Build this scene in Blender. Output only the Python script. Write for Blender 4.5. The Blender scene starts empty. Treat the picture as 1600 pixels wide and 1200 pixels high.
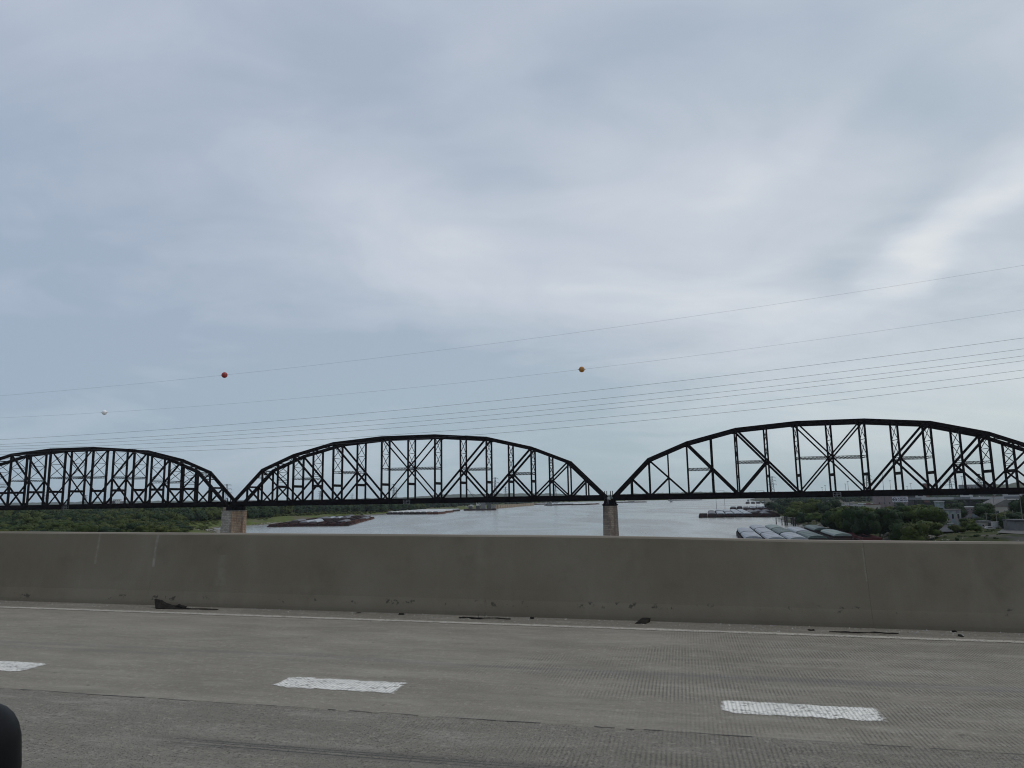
import bpy, math, random
import numpy as np
from mathutils import Vector, Matrix

scene = bpy.context.scene
R = math.radians
WATER = 0.0
CAMZ = 28.0                      # the camera's height above the river

# ------------------------------------------------------------------ camera
F_PX, PITCH, ROLL = 1143.4, R(8.828), R(0.874)
cp, sp = math.cos(PITCH), math.sin(PITCH)
fwd = Vector((0, cp, sp)); up0 = Vector((0, -sp, cp)); rt0 = Vector((1, 0, 0))
rgt = math.cos(ROLL) * rt0 - math.sin(ROLL) * up0
upv = math.sin(ROLL) * rt0 + math.cos(ROLL) * up0
cam_d = bpy.data.cameras.new('camera'); cam = bpy.data.objects.new('camera', cam_d)
scene.collection.objects.link(cam)
cam_d.sensor_width = 36; cam_d.lens = 36 * F_PX / 1600
cam_d.clip_start = 0.05; cam_d.clip_end = 60000
M4 = Matrix((rgt, upv, -fwd)).transposed().to_4x4()
M4.translation = Vector((0, 0, CAMZ))
cam.matrix_world = M4
scene.camera = cam

# ------------------------------------------------------------------ light
def lin(c):
    return tuple(((v / 255) / 12.92 if v / 255 <= .04045 else ((v / 255 + .055) / 1.055) ** 2.4) for v in c) + (1,)

world = bpy.data.worlds.new('World'); scene.world = world; world.use_nodes = True
wt = world.node_tree; wt.nodes.clear()
def N(t, kind, **kw):
    n = t.nodes.new(kind)
    for k, v in kw.items():
        setattr(n, k, v)
    return n
def math_node(t, op, a, b=None, c=None, clamp=False):
    n = N(t, 'ShaderNodeMath', operation=op); n.use_clamp = clamp
    for i, v in enumerate((a, b, c)):
        if v is None: continue
        if isinstance(v, (int, float)): n.inputs[i].default_value = v
        else: t.links.new(v, n.inputs[i])
    return n.outputs[0]
def mixc(t, fac, a, b, mode='MIX'):
    n = N(t, 'ShaderNodeMix', data_type='RGBA', blend_type=mode)
    for i, v in ((0, fac), (6, a), (7, b)):
        if isinstance(v, (int, float)): n.inputs[i].default_value = v
        elif isinstance(v, tuple): n.inputs[i].default_value = v
        else: t.links.new(v, n.inputs[i])
    return n.outputs[2]
def ramp(t, fac, stops):
    n = N(t, 'ShaderNodeValToRGB'); cr = n.color_ramp
    while len(cr.elements) < len(stops): cr.elements.new(.5)
    for e, (p, c) in zip(cr.elements, stops):
        e.position = p; e.color = c if isinstance(c, tuple) else (c, c, c, 1)
    t.links.new(fac, n.inputs[0]); return n.outputs[0]
SUN_EL, SUN_AZ = R(46), R(98)          # high on the right, behind the overcast
sky = N(wt, 'ShaderNodeTexSky', sky_type='NISHITA', sun_disc=False)
sky.sun_elevation = SUN_EL; sky.sun_rotation = SUN_AZ
sky.air_density = 1; sky.dust_density = 2.5; sky.ozone_density = 1.5
tc = N(wt, 'ShaderNodeTexCoord')
sep = N(wt, 'ShaderNodeSeparateXYZ'); wt.links.new(tc.outputs['Generated'], sep.inputs[0])
zc = math_node(wt, 'ADD', math_node(wt, 'MAXIMUM', sep.outputs[2], 0.0), 0.22)
cx = math_node(wt, 'DIVIDE', sep.outputs[0], zc); cy = math_node(wt, 'DIVIDE', sep.outputs[1], zc)
comb = N(wt, 'ShaderNodeCombineXYZ'); wt.links.new(cx, comb.inputs[0]); wt.links.new(cy, comb.inputs[1])
def cloud_noise(scale, rot, stretch, seed, detail=5, rough=.52, dist=.4):
    mp = N(wt, 'ShaderNodeMapping'); mp.inputs['Rotation'].default_value = (0, 0, rot)
    mp.inputs['Scale'].default_value = (stretch, 1, 1); mp.inputs['Location'].default_value = (seed, seed * .7, 0)
    wt.links.new(comb.outputs[0], mp.inputs[0])
    n = N(wt, 'ShaderNodeTexNoise'); n.inputs['Scale'].default_value = scale
    n.inputs['Detail'].default_value = detail; n.inputs['Roughness'].default_value = rough
    n.inputs['Distortion'].default_value = dist
    wt.links.new(mp.outputs[0], n.inputs['Vector']); return n.outputs['Fac']
n1 = cloud_noise(.62, R(35), .7, 3.1, 5, .52, .5)
n2 = cloud_noise(1.2, R(-35), .55, 7.7, 5, .55, .8)
n3 = cloud_noise(3.0, R(50), .75, 5.2, 6, .6, 1.0)
thick = math_node(wt, 'ADD', math_node(wt, 'MULTIPLY', n1, .7), math_node(wt, 'MULTIPLY_ADD', n3, .24, math_node(wt, 'MULTIPLY_ADD', n2, .42, -.12)))
wob = cloud_noise(2.2, 0, 1, 1.3, 4, .55, .3)
wobv = N(wt, 'ShaderNodeCombineXYZ')
wt.links.new(math_node(wt, 'MULTIPLY_ADD', wob, .36, -.18), wobv.inputs[0]); wt.links.new(math_node(wt, 'MULTIPLY_ADD', n2, .3, -.15), wobv.inputs[1])
Pv = N(wt, 'ShaderNodeVectorMath', operation='ADD'); wt.links.new(comb.outputs[0], Pv.inputs[0]); wt.links.new(wobv.outputs[0], Pv.inputs[1])
def sky_xy(az, el):
    x, y, z = math.sin(az) * math.cos(el), math.cos(az) * math.cos(el), math.sin(el); return x / (z + .22), y / (z + .22)
def streak(a_, b_, w, amp):
    """a soft band of thicker (amp > 0) or thinner cloud between two (azimuth, elevation) bearings in degrees"""
    global thick
    ax, ay = sky_xy(R(a_[0]), R(a_[1])); bx, by = sky_xy(R(b_[0]), R(b_[1])); L2 = (bx - ax) ** 2 + (by - ay) ** 2
    s1 = N(wt, 'ShaderNodeVectorMath', operation='SUBTRACT'); wt.links.new(Pv.outputs[0], s1.inputs[0]); s1.inputs[1].default_value = (ax, ay, 0)
    dt = N(wt, 'ShaderNodeVectorMath', operation='DOT_PRODUCT'); wt.links.new(s1.outputs[0], dt.inputs[0]); dt.inputs[1].default_value = ((bx - ax) / L2, (by - ay) / L2, 0)
    tt = math_node(wt, 'ADD', dt.outputs['Value'], 0.0, None, True)
    sc = N(wt, 'ShaderNodeVectorMath', operation='SCALE'); sc.inputs[0].default_value = (bx - ax, by - ay, 0); wt.links.new(tt, sc.inputs['Scale'])
    s2 = N(wt, 'ShaderNodeVectorMath', operation='SUBTRACT'); wt.links.new(s1.outputs[0], s2.inputs[0]); wt.links.new(sc.outputs[0], s2.inputs[1])
    ln = N(wt, 'ShaderNodeVectorMath', operation='LENGTH'); wt.links.new(s2.outputs[0], ln.inputs[0])
    q = math_node(wt, 'DIVIDE', ln.outputs['Value'], w)
    g_ = math_node(wt, 'POWER', 2.7183, math_node(wt, 'MULTIPLY', math_node(wt, 'MULTIPLY', q, q), -1.0))
    thick = math_node(wt, 'ADD', thick, math_node(wt, 'MULTIPLY', g_, amp))
streak((-22.6, 27.0), (-4.0, 19.2), 0.125, 0.07)
streak((38.1, 20.7), (28.6, 14.4), 0.080, 0.24)
streak((27.9, 29.0), (18.1, 21.8), 0.054, 0.07)
streak((-9.1, 17.2), (12.8, 14.3), 0.388, 0.045)
streak((21.8, 9.8), (35.1, 5.1), 0.696, 0.05)
streak((10.7, 23.0), (25.1, 22.9), 0.231, 0.05)
streak((37.8, 28.8), (37.0, 22.6), 0.056, 0.06)
streak((-34.8, 26.9), (-28.0, 27.7), 0.124, -0.06)
streak((-14.6, 33.4), (-1.9, 25.4), 0.094, -0.06)
streak((16.5, 34.4), (7.4, 31.7), 0.088, -0.07)
streak((31.8, 19.5), (27.9, 15.9), 0.104, -0.08)
streak((-28.3, 14.0), (-14.0, 11.7), 0.397, -0.09)
streak((-7.6, 8.9), (8.1, 8.6), 0.449, -0.06)
streak((26.9, 32.7), (30.5, 26.0), 0.070, -0.05)
streak((-35.5, 9.4), (4.9, 4.7), 0.561, -0.05)
# the overcast is brighter and greener towards the veiled sun on the right, bluer to the left
east = math_node(wt, 'MULTIPLY_ADD', sep.outputs[0], .75, .5, True)
dark = mixc(wt, east, lin((153, 168, 187)), lin((170, 183, 193)))
lite = mixc(wt, east, lin((186, 194, 208)), lin((204, 210, 216)))
cloud = mixc(wt, ramp(wt, thick, [(.46, 0.0), (.70, 1.0)]), dark, lite)
cloud = mixc(wt, ramp(wt, thick, [(.70, 0.0), (.92, 1.0)]), cloud, lin((228, 231, 228)))
high = ramp(wt, sep.outputs[2], [(.25, 0.0), (.75, 1.0)])
cloud = mixc(wt, math_node(wt, 'MULTIPLY', high, .45), cloud, lin((168, 176, 196)))
low = ramp(wt, sep.outputs[2], [(.0, 1.0), (.2, 0.0)])
cloud = mixc(wt, math_node(wt, 'MULTIPLY', low, .6), cloud, mixc(wt, east, lin((144, 169, 183)), lin((176, 196, 194))))
c10 = mixc(wt, 1.0, cloud, (10, 10, 10, 1), 'MULTIPLY')
final = mixc(wt, .93, sky.outputs[0], c10)
bg = N(wt, 'ShaderNodeBackground'); bg.inputs['Strength'].default_value = 0.111
wt.links.new(final, bg.inputs[0])
wo = N(wt, 'ShaderNodeOutputWorld'); wt.links.new(bg.outputs[0], wo.inputs[0])

sd = bpy.data.lights.new('sun', 'SUN'); sd.energy = 0.8; sd.angle = R(25); sd.color = (1, .96, .9)
sun = bpy.data.objects.new('sun', sd); scene.collection.objects.link(sun)
sdir = Vector((math.sin(SUN_AZ) * math.cos(SUN_EL), math.cos(SUN_AZ) * math.cos(SUN_EL), math.sin(SUN_EL)))
sun.rotation_euler = sdir.to_track_quat('Z', 'Y').to_euler()
sun.location = (0, 0, 200)

scene.view_settings.view_transform = 'Standard'; scene.view_settings.look = 'None'
scene.view_settings.gamma = 1; scene.view_settings.exposure = 0.0
scene.view_settings.use_curve_mapping = False
scene.render.engine = 'CYCLES'
scene.render.filter_size = 1.1; scene.cycles.filter_width = 1.1

# ------------------------------------------------------------------ helpers
col = scene.collection
def put(name, mesh, parent=None, loc=(0, 0, 0), rot=(0, 0, 0), scale=(1, 1, 1)):
    o = bpy.data.objects.new(name, mesh); col.objects.link(o)
    o.location = loc; o.rotation_euler = rot; o.scale = scale
    if parent is not None: o.parent = parent
    return o
def tag(o, label, cat, group=None):
    o['label'] = label; o['category'] = cat
    if group: o['group'] = group
    return o
def thing(name, label, cat, loc=(0, 0, 0), rot=(0, 0, 0), group=None):
    return tag(put(name, None, None, loc, rot), label, cat, group)
def structure(o): o['kind'] = 'structure'; return o
def stuff(o): o['kind'] = 'stuff'; return o

class MB:
    def __init__(s): s.v = []; s.f = []
    def add(s, V, Fc):
        b = len(s.v); s.v += [tuple(p) for p in V]; s.f += [tuple(b + i for i in q) for q in Fc]; return s
    def box(s, x0, x1, y0, y1, z0, z1):
        V = [(x, y, z) for z in (z0, z1) for y in (y0, y1) for x in (x0, x1)]
        return s.add(V, [(0, 2, 3, 1), (4, 5, 7, 6), (0, 1, 5, 4), (2, 6, 7, 3), (0, 4, 6, 2), (1, 3, 7, 5)])
    def bar(s, p, q, w, h, ref=(0, 0, 1)):
        p, q = Vector(p), Vector(q); d = (q - p).normalized(); r = Vector(ref)
        if abs(d.dot(r)) > .98: r = Vector((0, 1, 0))
        a = d.cross(r).normalized() * w / 2; b = a.cross(d).normalized() * h / 2
        V = [p - a - b, p + a - b, p + a + b, p - a + b, q - a - b, q + a - b, q + a + b, q - a + b]
        return s.add(V, [(0, 1, 2, 3), (4, 7, 6, 5), (0, 4, 5, 1), (1, 5, 6, 2), (2, 6, 7, 3), (3, 7, 4, 0)])
    def tube(s, pts, rad, n=6):
        pts = [Vector(p) for p in pts]; V = []
        for i, p in enumerate(pts):
            d = (pts[min(i + 1, len(pts) - 1)] - pts[max(i - 1, 0)]).normalized()
            r = Vector((0, 0, 1)) if abs(d.z) < .9 else Vector((1, 0, 0))
            a = d.cross(r).normalized(); b = a.cross(d)
            rr = rad[i] if isinstance(rad, (list, tuple)) else rad
            V += [p + rr * (math.cos(2 * math.pi * k / n) * a + math.sin(2 * math.pi * k / n) * b) for k in range(n)]
        Fc = [(i * n + k, i * n + (k + 1) % n, (i + 1) * n + (k + 1) % n, (i + 1) * n + k)
              for i in range(len(pts) - 1) for k in range(n)]
        Fc += [tuple(range(n - 1, -1, -1)), tuple((len(pts) - 1) * n + k for k in range(n))]
        return s.add(V, Fc)
    def prism(s, poly, x0, x1, axis='x'):      # poly of (a, b); extruded along axis
        n = len(poly)
        mk = {'x': lambda t, a, b: (t, a, b), 'y': lambda t, a, b: (a, t, b), 'z': lambda t, a, b: (a, b, t)}[axis]
        V = [mk(x0, a, b) for a, b in poly] + [mk(x1, a, b) for a, b in poly]
        Fc = [(i, (i + 1) % n, n + (i + 1) % n, n + i) for i in range(n)] + [tuple(range(n - 1, -1, -1)), tuple(range(n, 2 * n))]
        return s.add(V, Fc)
    def mesh(s, name, mat=None, smooth=False):
        m = bpy.data.meshes.new(name); m.from_pydata([tuple(v) for v in s.v], [], s.f); m.update()
        if mat: m.materials.append(mat)
        if smooth: m.polygons.foreach_set('use_smooth', [True] * len(m.polygons))
        return m
    def put(s, name, mat, parent=None, loc=(0, 0, 0), rot=(0, 0, 0), smooth=False):
        return put(name, s.mesh(name, mat, smooth), parent, loc, rot)
def np_mesh(name, V, Fc, mat, smooth=False):
    V = np.asarray(V, np.float32); Fc = np.asarray(Fc, np.int32); k = Fc.shape[1]
    m = bpy.data.meshes.new(name); m.vertices.add(len(V)); m.vertices.foreach_set('co', V.ravel())
    m.loops.add(Fc.size); m.loops.foreach_set('vertex_index', Fc.ravel())
    m.polygons.add(len(Fc)); m.polygons.foreach_set('loop_start', np.arange(0, Fc.size, k, dtype=np.int32))
    m.polygons.foreach_set('loop_total', np.full(len(Fc), k, np.int32))
    if smooth: m.polygons.foreach_set('use_smooth', np.ones(len(Fc), bool))
    m.update(calc_edges=True); m.materials.append(mat); return m

def at(px, py, z):
    """the spot of the ground (or water) at height z seen at a pixel of the 1600 px photograph"""
    px, py, z = float(px), float(py), float(z)
    d = fwd + (px - 800) / F_PX * rgt - (py - 600) / F_PX * upv
    t = (z - CAMZ) / d.z; return Vector((d.x * t, d.y * t, z))
def far_at(px, Y, z=0.0):
    """the spot at distance Y along the view on the bearing of a pixel column near the horizon"""
    px, Y, z = float(px), float(Y), float(z)
    py = 777.5 - .0153 * (px - 800)
    d = fwd + (px - 800) / F_PX * rgt - (py - 600) / F_PX * upv
    return Vector((d.x / d.y * Y, Y, z))
def zpix(px, py, Y):
    """height of something seen at a pixel when it stands at distance Y"""
    px, py, Y = float(px), float(py), float(Y)
    d = fwd + (px - 800) / F_PX * rgt - (py - 600) / F_PX * upv
    return CAMZ + d.z / d.y * Y

# ------------------------------------------------------------------ materials
def mat_base(name):
    m = bpy.data.materials.new(name); m.use_nodes = True; t = m.node_tree; t.nodes.clear()
    b = N(t, 'ShaderNodeBsdfPrincipled'); o = N(t, 'ShaderNodeOutputMaterial'); t.links.new(b.outputs[0], o.inputs[0])
    return m, t, b
def noise(t, scale, detail=4, rough=.55, coord='Object', mapscale=None, dist=0.0, rot=None):
    c = N(t, 'ShaderNodeTexCoord'); src = c.outputs[coord]
    if mapscale is not None or rot is not None:
        mp = N(t, 'ShaderNodeMapping')
        if mapscale is not None: mp.inputs['Scale'].default_value = mapscale
        if rot is not None: mp.inputs['Rotation'].default_value = rot
        t.links.new(src, mp.inputs[0]); src = mp.outputs[0]
    n = N(t, 'ShaderNodeTexNoise'); n.inputs['Scale'].default_value = scale
    n.inputs['Detail'].default_value = detail; n.inputs['Roughness'].default_value = rough
    n.inputs['Distortion'].default_value = dist
    t.links.new(src, n.inputs['Vector']); return n.outputs['Fac']
def bump(t, b, h, strength=.3, dist=.02):
    n = N(t, 'ShaderNodeBump'); n.inputs['Strength'].default_value = strength; n.inputs['Distance'].default_value = dist
    t.links.new(h, n.inputs['Height']); t.links.new(n.outputs[0], b.inputs['Normal'])
def simple(name, c1, c2=None, scale=1.0, rough=.7, metal=0, bumpy=0, lo=.35, hi=.65, mapscale=None, spec=.5, detail=5):
    m, t, b = mat_base(name)
    c2 = c2 or tuple(v * .7 for v in c1)
    n = noise(t, scale, detail, .6, mapscale=mapscale)
    t.links.new(mixc(t, ramp(t, n, [(lo, 0.0), (hi, 1.0)]), tuple(c1[:3]) + (1,), tuple(c2[:3]) + (1,)), b.inputs['Base Color'])
    b.inputs['Roughness'].default_value = rough; b.inputs['Metallic'].default_value = metal
    b.inputs['Specular IOR Level'].default_value = spec
    if bumpy: bump(t, b, n, .5, bumpy)
    return m
def leaf_mat(name, c1, c2, c3):
    m, t, b = mat_base(name)
    n = noise(t, .35, 3, .6, 'Object'); oi = N(t, 'ShaderNodeObjectInfo')
    n2 = noise(t, 2.2, 2, .6, 'Object')
    c = mixc(t, ramp(t, n, [(.35, 0.0), (.65, 1.0)]), c1 + (1,), c2 + (1,))
    c = mixc(t, math_node(t, 'MULTIPLY', oi.outputs['Random'], .75), c, c3 + (1,))
    c = mixc(t, math_node(t, 'MULTIPLY', ramp(t, n2, [(.45, 0.0), (.75, 1.0)]), .3), c, tuple(v * 1.6 for v in c2) + (1,))
    t.links.new(c, b.inputs['Base Color']); b.inputs['Roughness'].default_value = .75
    b.inputs['Specular IOR Level'].default_value = .2
    return m
M = {}
M['steel'] = simple('black_painted_steel', (.0055, .005, .0065), (.011, .007, .007), .8, .85, spec=.08)
M['steel_rust'] = simple('rusty_black_steel', (.006, .005, .0065), (.014, .007, .008), .5, .85, spec=.08)
M['deck_steel'] = simple('dark_deck_steel', (.006, .0055, .007), (.010, .008, .009), .3, .9, spec=.06)
M['grey_metal'] = simple('galvanised_metal', (.20, .21, .22), (.12, .12, .13), 3, .6)
M['light_metal'] = simple('pale_metal', (.45, .46, .46), (.3, .3, .3), 3, .6)
M['pylon'] = simple('dull_galvanised_lattice', (.09, .10, .11), (.06, .065, .07), 1, .8)
M['wire'] = simple('aluminium_cable', (.07, .07, .075), (.10, .10, .105), 1, .6)
M['hull_rust'] = simple('rusty_red_hull', (.065, .022, .020), (.028, .018, .018), .12, .8, mapscale=(1, .2, 1), spec=.2)
M['hull_dark'] = simple('dark_hull', (.022, .021, .024), (.05, .03, .026), .1, .8, mapscale=(1, .25, 1), spec=.2)
M['hull_orange'] = simple('orange_rust_hull', (.15, .065, .042), (.08, .042, .035), .2, .85, spec=.2)
M['cover_light'] = simple('pale_fibreglass_cover', (.37, .40, .42), (.26, .28, .31), .35, .55, mapscale=(1, 3, 1), lo=.3, hi=.75)
M['cover_green'] = simple('green_grey_cover', (.10, .15, .135), (.07, .10, .095), .3, .6, mapscale=(1, 3, 1))
M['cover_pale_green'] = simple('pale_green_cover', (.24, .30, .275), (.16, .20, .185), .3, .6)
M['cover_white'] = simple('white_cover', (.6, .6, .58), (.42, .43, .42), .2, .6)
M['cover_grey'] = simple('grey_cover', (.17, .17, .18), (.10, .10, .11), .2, .7)
M['hold'] = simple('open_hold', (.035, .026, .026), (.018, .016, .018), .3, .9)
M['white_paint'] = simple('white_paint', (.55, .56, .55), (.40, .40, .38), .5, .6)
M['red_paint'] = simple('dull_red_paint', (.14, .022, .02), (.07, .02, .02), .5, .7)
M['glass'] = simple('dark_window_glass', (.02, .025, .03), (.04, .045, .05), .5, .2)
M['tan'] = simple('tan_wall', (.32, .25, .17), (.22, .17, .12), .15, .85)
M['tan_pale'] = simple('pale_tan_wall', (.38, .35, .30), (.30, .28, .25), .2, .85)
M['grey_wall'] = simple('grey_wall', (.16, .165, .17), (.11, .115, .12), .15, .85)
M['dark_wall'] = simple('dark_wall', (.06, .065, .07), (.04, .04, .045), .2, .85)
M['roof_grey'] = simple('grey_roofing', (.17, .16, .15), (.11, .105, .10), .4, .85)
M['brick'] = simple('dull_brick', (.16, .085, .07), (.11, .07, .06), .4, .9)
M['pink'] = simple('pinkish_wall', (.22, .175, .175), (.15, .125, .13), .3, .85)
M['trunk'] = simple('bark', (.07, .055, .042), (.04, .033, .027), 2, .9)
M['pole_wood'] = simple('weathered_pole', (.20, .20, .16), (.12, .12, .10), .6, .9)
M['pile'] = simple('black_wet_timber', (.025, .022, .022), (.045, .04, .036), 1, .9)
M['rubber'] = simple('black_rubber', (.016, .014, .012), (.03, .027, .023), 14, .95, bumpy=.004, spec=.1)
M['blackplastic'] = simple('black_plastic', (.0025, .003, .004), (.004, .004, .005), 4, .5, spec=.15)
M['stone_rock'] = simple('riprap_rock', (.34, .32, .28), (.18, .17, .15), .8, .9)
M['pebble'] = simple('road_grit', (.38, .37, .34), (.10, .10, .09), 9, .9)
M['billboard_white'] = simple('billboard_face', (.55, .55, .60), (.45, .45, .5), .3, .6)
M['ink'] = simple('dark_blue_ink', (.02, .02, .05), (.02, .02, .05), 1, .6)
M['leafA'] = leaf_mat('leaves_mid', (.030, .050, .009), (.050, .078, .014), (.052, .060, .013))
M['leafB'] = leaf_mat('leaves_dark', (.015, .032, .008), (.028, .050, .011), (.011, .024, .010))
M['leafC'] = leaf_mat('leaves_yellow', (.055, .068, .010), (.075, .088, .018), (.040, .052, .013))
M['leafD'] = leaf_mat('leaves_bluish', (.016, .031, .014), (.027, .044, .018), (.018, .034, .013))

def grass_mat():
    m, t, b = mat_base('bank_grass_and_soil')
    a = noise(t, .012, 6, .6); c = noise(t, .09, 6, .65)
    g = mixc(t, ramp(t, c, [(.35, 0.0), (.62, 1.0)]), (.06, .078, .016, 1), (.11, .135, .03, 1))
    g = mixc(t, ramp(t, a, [(.50, 0.0), (.60, 1.0)]), g, (.12, .10, .065, 1))
    geo = N(t, 'ShaderNodeNewGeometry'); s = N(t, 'ShaderNodeSeparateXYZ'); t.links.new(geo.outputs['Position'], s.inputs[0])
    wob = math_node(t, 'ADD', s.outputs[2], math_node(t, 'MULTIPLY', c, 2.2))
    mud = ramp(t, math_node(t, 'DIVIDE', wob, 6.0), [(.22, 1.0), (.34, 0.0)])
    g = mixc(t, mud, g, mixc(t, c, (.12, .10, .08, 1), (.20, .175, .14, 1)))
    t.links.new(g, b.inputs['Base Color']); b.inputs['Roughness'].default_value = .95
    b.inputs['Specular IOR Level'].default_value = .1
    bump(t, b, c, 1, .6); return m
M['grass'] = grass_mat()
def city_mat():
    m, t, b = mat_base('city_ground')
    a = noise(t, .018, 5, .6); c = noise(t, .15, 6, .65)
    g = mixc(t, ramp(t, c, [(.35, 0.0), (.62, 1.0)]), (.034, .044, .014, 1), (.070, .074, .028, 1))
    d = mixc(t, c, (.075, .07, .06, 1), (.14, .13, .11, 1))
    g = mixc(t, ramp(t, a, [(.49, 0.0), (.54, 1.0)]), g, d)
    t.links.new(g, b.inputs['Base Color']); b.inputs['Roughness'].default_value = .95
    b.inputs['Specular IOR Level'].default_value = .1
    bump(t, b, c, 1, .4); return m
M['city'] = city_mat()
def water_mat():
    m, t, b = mat_base('muddy_river_water')
    n1 = noise(t, .05, 6, .6, mapscale=(1, 1, 1), dist=.6)
    n2 = noise(t, .55, 5, .62, mapscale=(.55, 1.5, 1), dist=.4)
    n3 = noise(t, .006, 5, .55, mapscale=(2.2, .6, 1), dist=.8)
    h = math_node(t, 'ADD', math_node(t, 'MULTIPLY', n1, 1.4), math_node(t, 'MULTIPLY', n2, .33))
    h = math_node(t, 'ADD', h, math_node(t, 'MULTIPLY', n3, 3.0))
    c = mixc(t, n3, (.20, .20, .178, 1), (.235, .23, .205, 1))
    t.links.new(c, b.inputs['Base Color'])
    t.links.new(math_node(t, 'MULTIPLY_ADD', ramp(t, n3, [(.4, 0.0), (.62, 1.0)]), .14, .16), b.inputs['Roughness'])
    b.inputs['IOR'].default_value = 1.33; b.inputs['Specular IOR Level'].default_value = .6
    bump(t, b, h, .26, .8); return m
M['water'] = water_mat()
def masonry(name, ca, cb, cs, stain=(.10, .045, .03)):
    m, t, b = mat_base(name)
    c = N(t, 'ShaderNodeTexCoord'); s = N(t, 'ShaderNodeSeparateXYZ'); t.links.new(c.outputs['Object'], s.inputs[0])
    cm = N(t, 'ShaderNodeCombineXYZ')
    t.links.new(math_node(t, 'ADD', s.outputs[0], s.outputs[1]), cm.inputs[0]); t.links.new(s.outputs[2], cm.inputs[1])
    br = N(t, 'ShaderNodeTexBrick'); br.inputs['Scale'].default_value = 1
    br.inputs['Brick Width'].default_value = 1.9; br.inputs['Row Height'].default_value = .9
    br.inputs['Mortar Size'].default_value = .09; br.inputs['Color1'].default_value = ca + (1,)
    br.inputs['Color2'].default_value = cb + (1,); br.inputs['Mortar'].default_value = tuple(v * .45 for v in ca) + (1,)
    t.links.new(cm.outputs[0], br.inputs['Vector'])
    n = noise(t, .5, 5, .7); n2 = noise(t, .35, 4, .6, mapscale=(1, 1, .15))
    col_ = mixc(t, ramp(t, n, [(.4, 0.0), (.65, .6)]), br.outputs['Color'], cs + (1,))
    col_ = mixc(t, ramp(t, n2, [(.50, 0.0), (.62, .75)]), col_, stain + (1,))
    t.links.new(col_, b.inputs['Base Color']); b.inputs['Roughness'].default_value = .95
    bump(t, b, math_node(t, 'ADD', n, math_node(t, 'MULTIPLY', br.outputs['Fac'], -.8)), .8, .25); return m
M['pier_grey'] = masonry('grey_limestone_blocks', (.46, .41, .35), (.28, .255, .22), (.16, .15, .14), (.17, .15, .13))
M['pier_tan'] = masonry('rust_stained_sandstone', (.46, .31, .21), (.31, .205, .14), (.50, .40, .30), (.17, .085, .055))
M['pier_mid'] = masonry('weathered_pier_stone', (.34, .285, .23), (.17, .14, .115), (.24, .18, .14), (.11, .08, .06))
def mural_mat():
    m, t, b = mat_base('painted_mural_wall')
    v = N(t, 'ShaderNodeTexVoronoi'); v.inputs['Scale'].default_value = .45
    c = N(t, 'ShaderNodeTexCoord'); t.links.new(c.outputs['Object'], v.inputs['Vector'])
    hsv = N(t, 'ShaderNodeHueSaturation'); hsv.inputs['Saturation'].default_value = .35; hsv.inputs['Value'].default_value = .35
    t.links.new(v.outputs['Color'], hsv.inputs['Color'])
    n = noise(t, .6, 5, .7)
    t.links.new(mixc(t, ramp(t, n, [(.45, .15), (.6, .9)]), hsv.outputs[0], (.18, .22, .23, 1)), b.inputs['Base Color'])
    b.inputs['Roughness'].default_value = .85; return m
M['mural'] = mural_mat()

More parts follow.
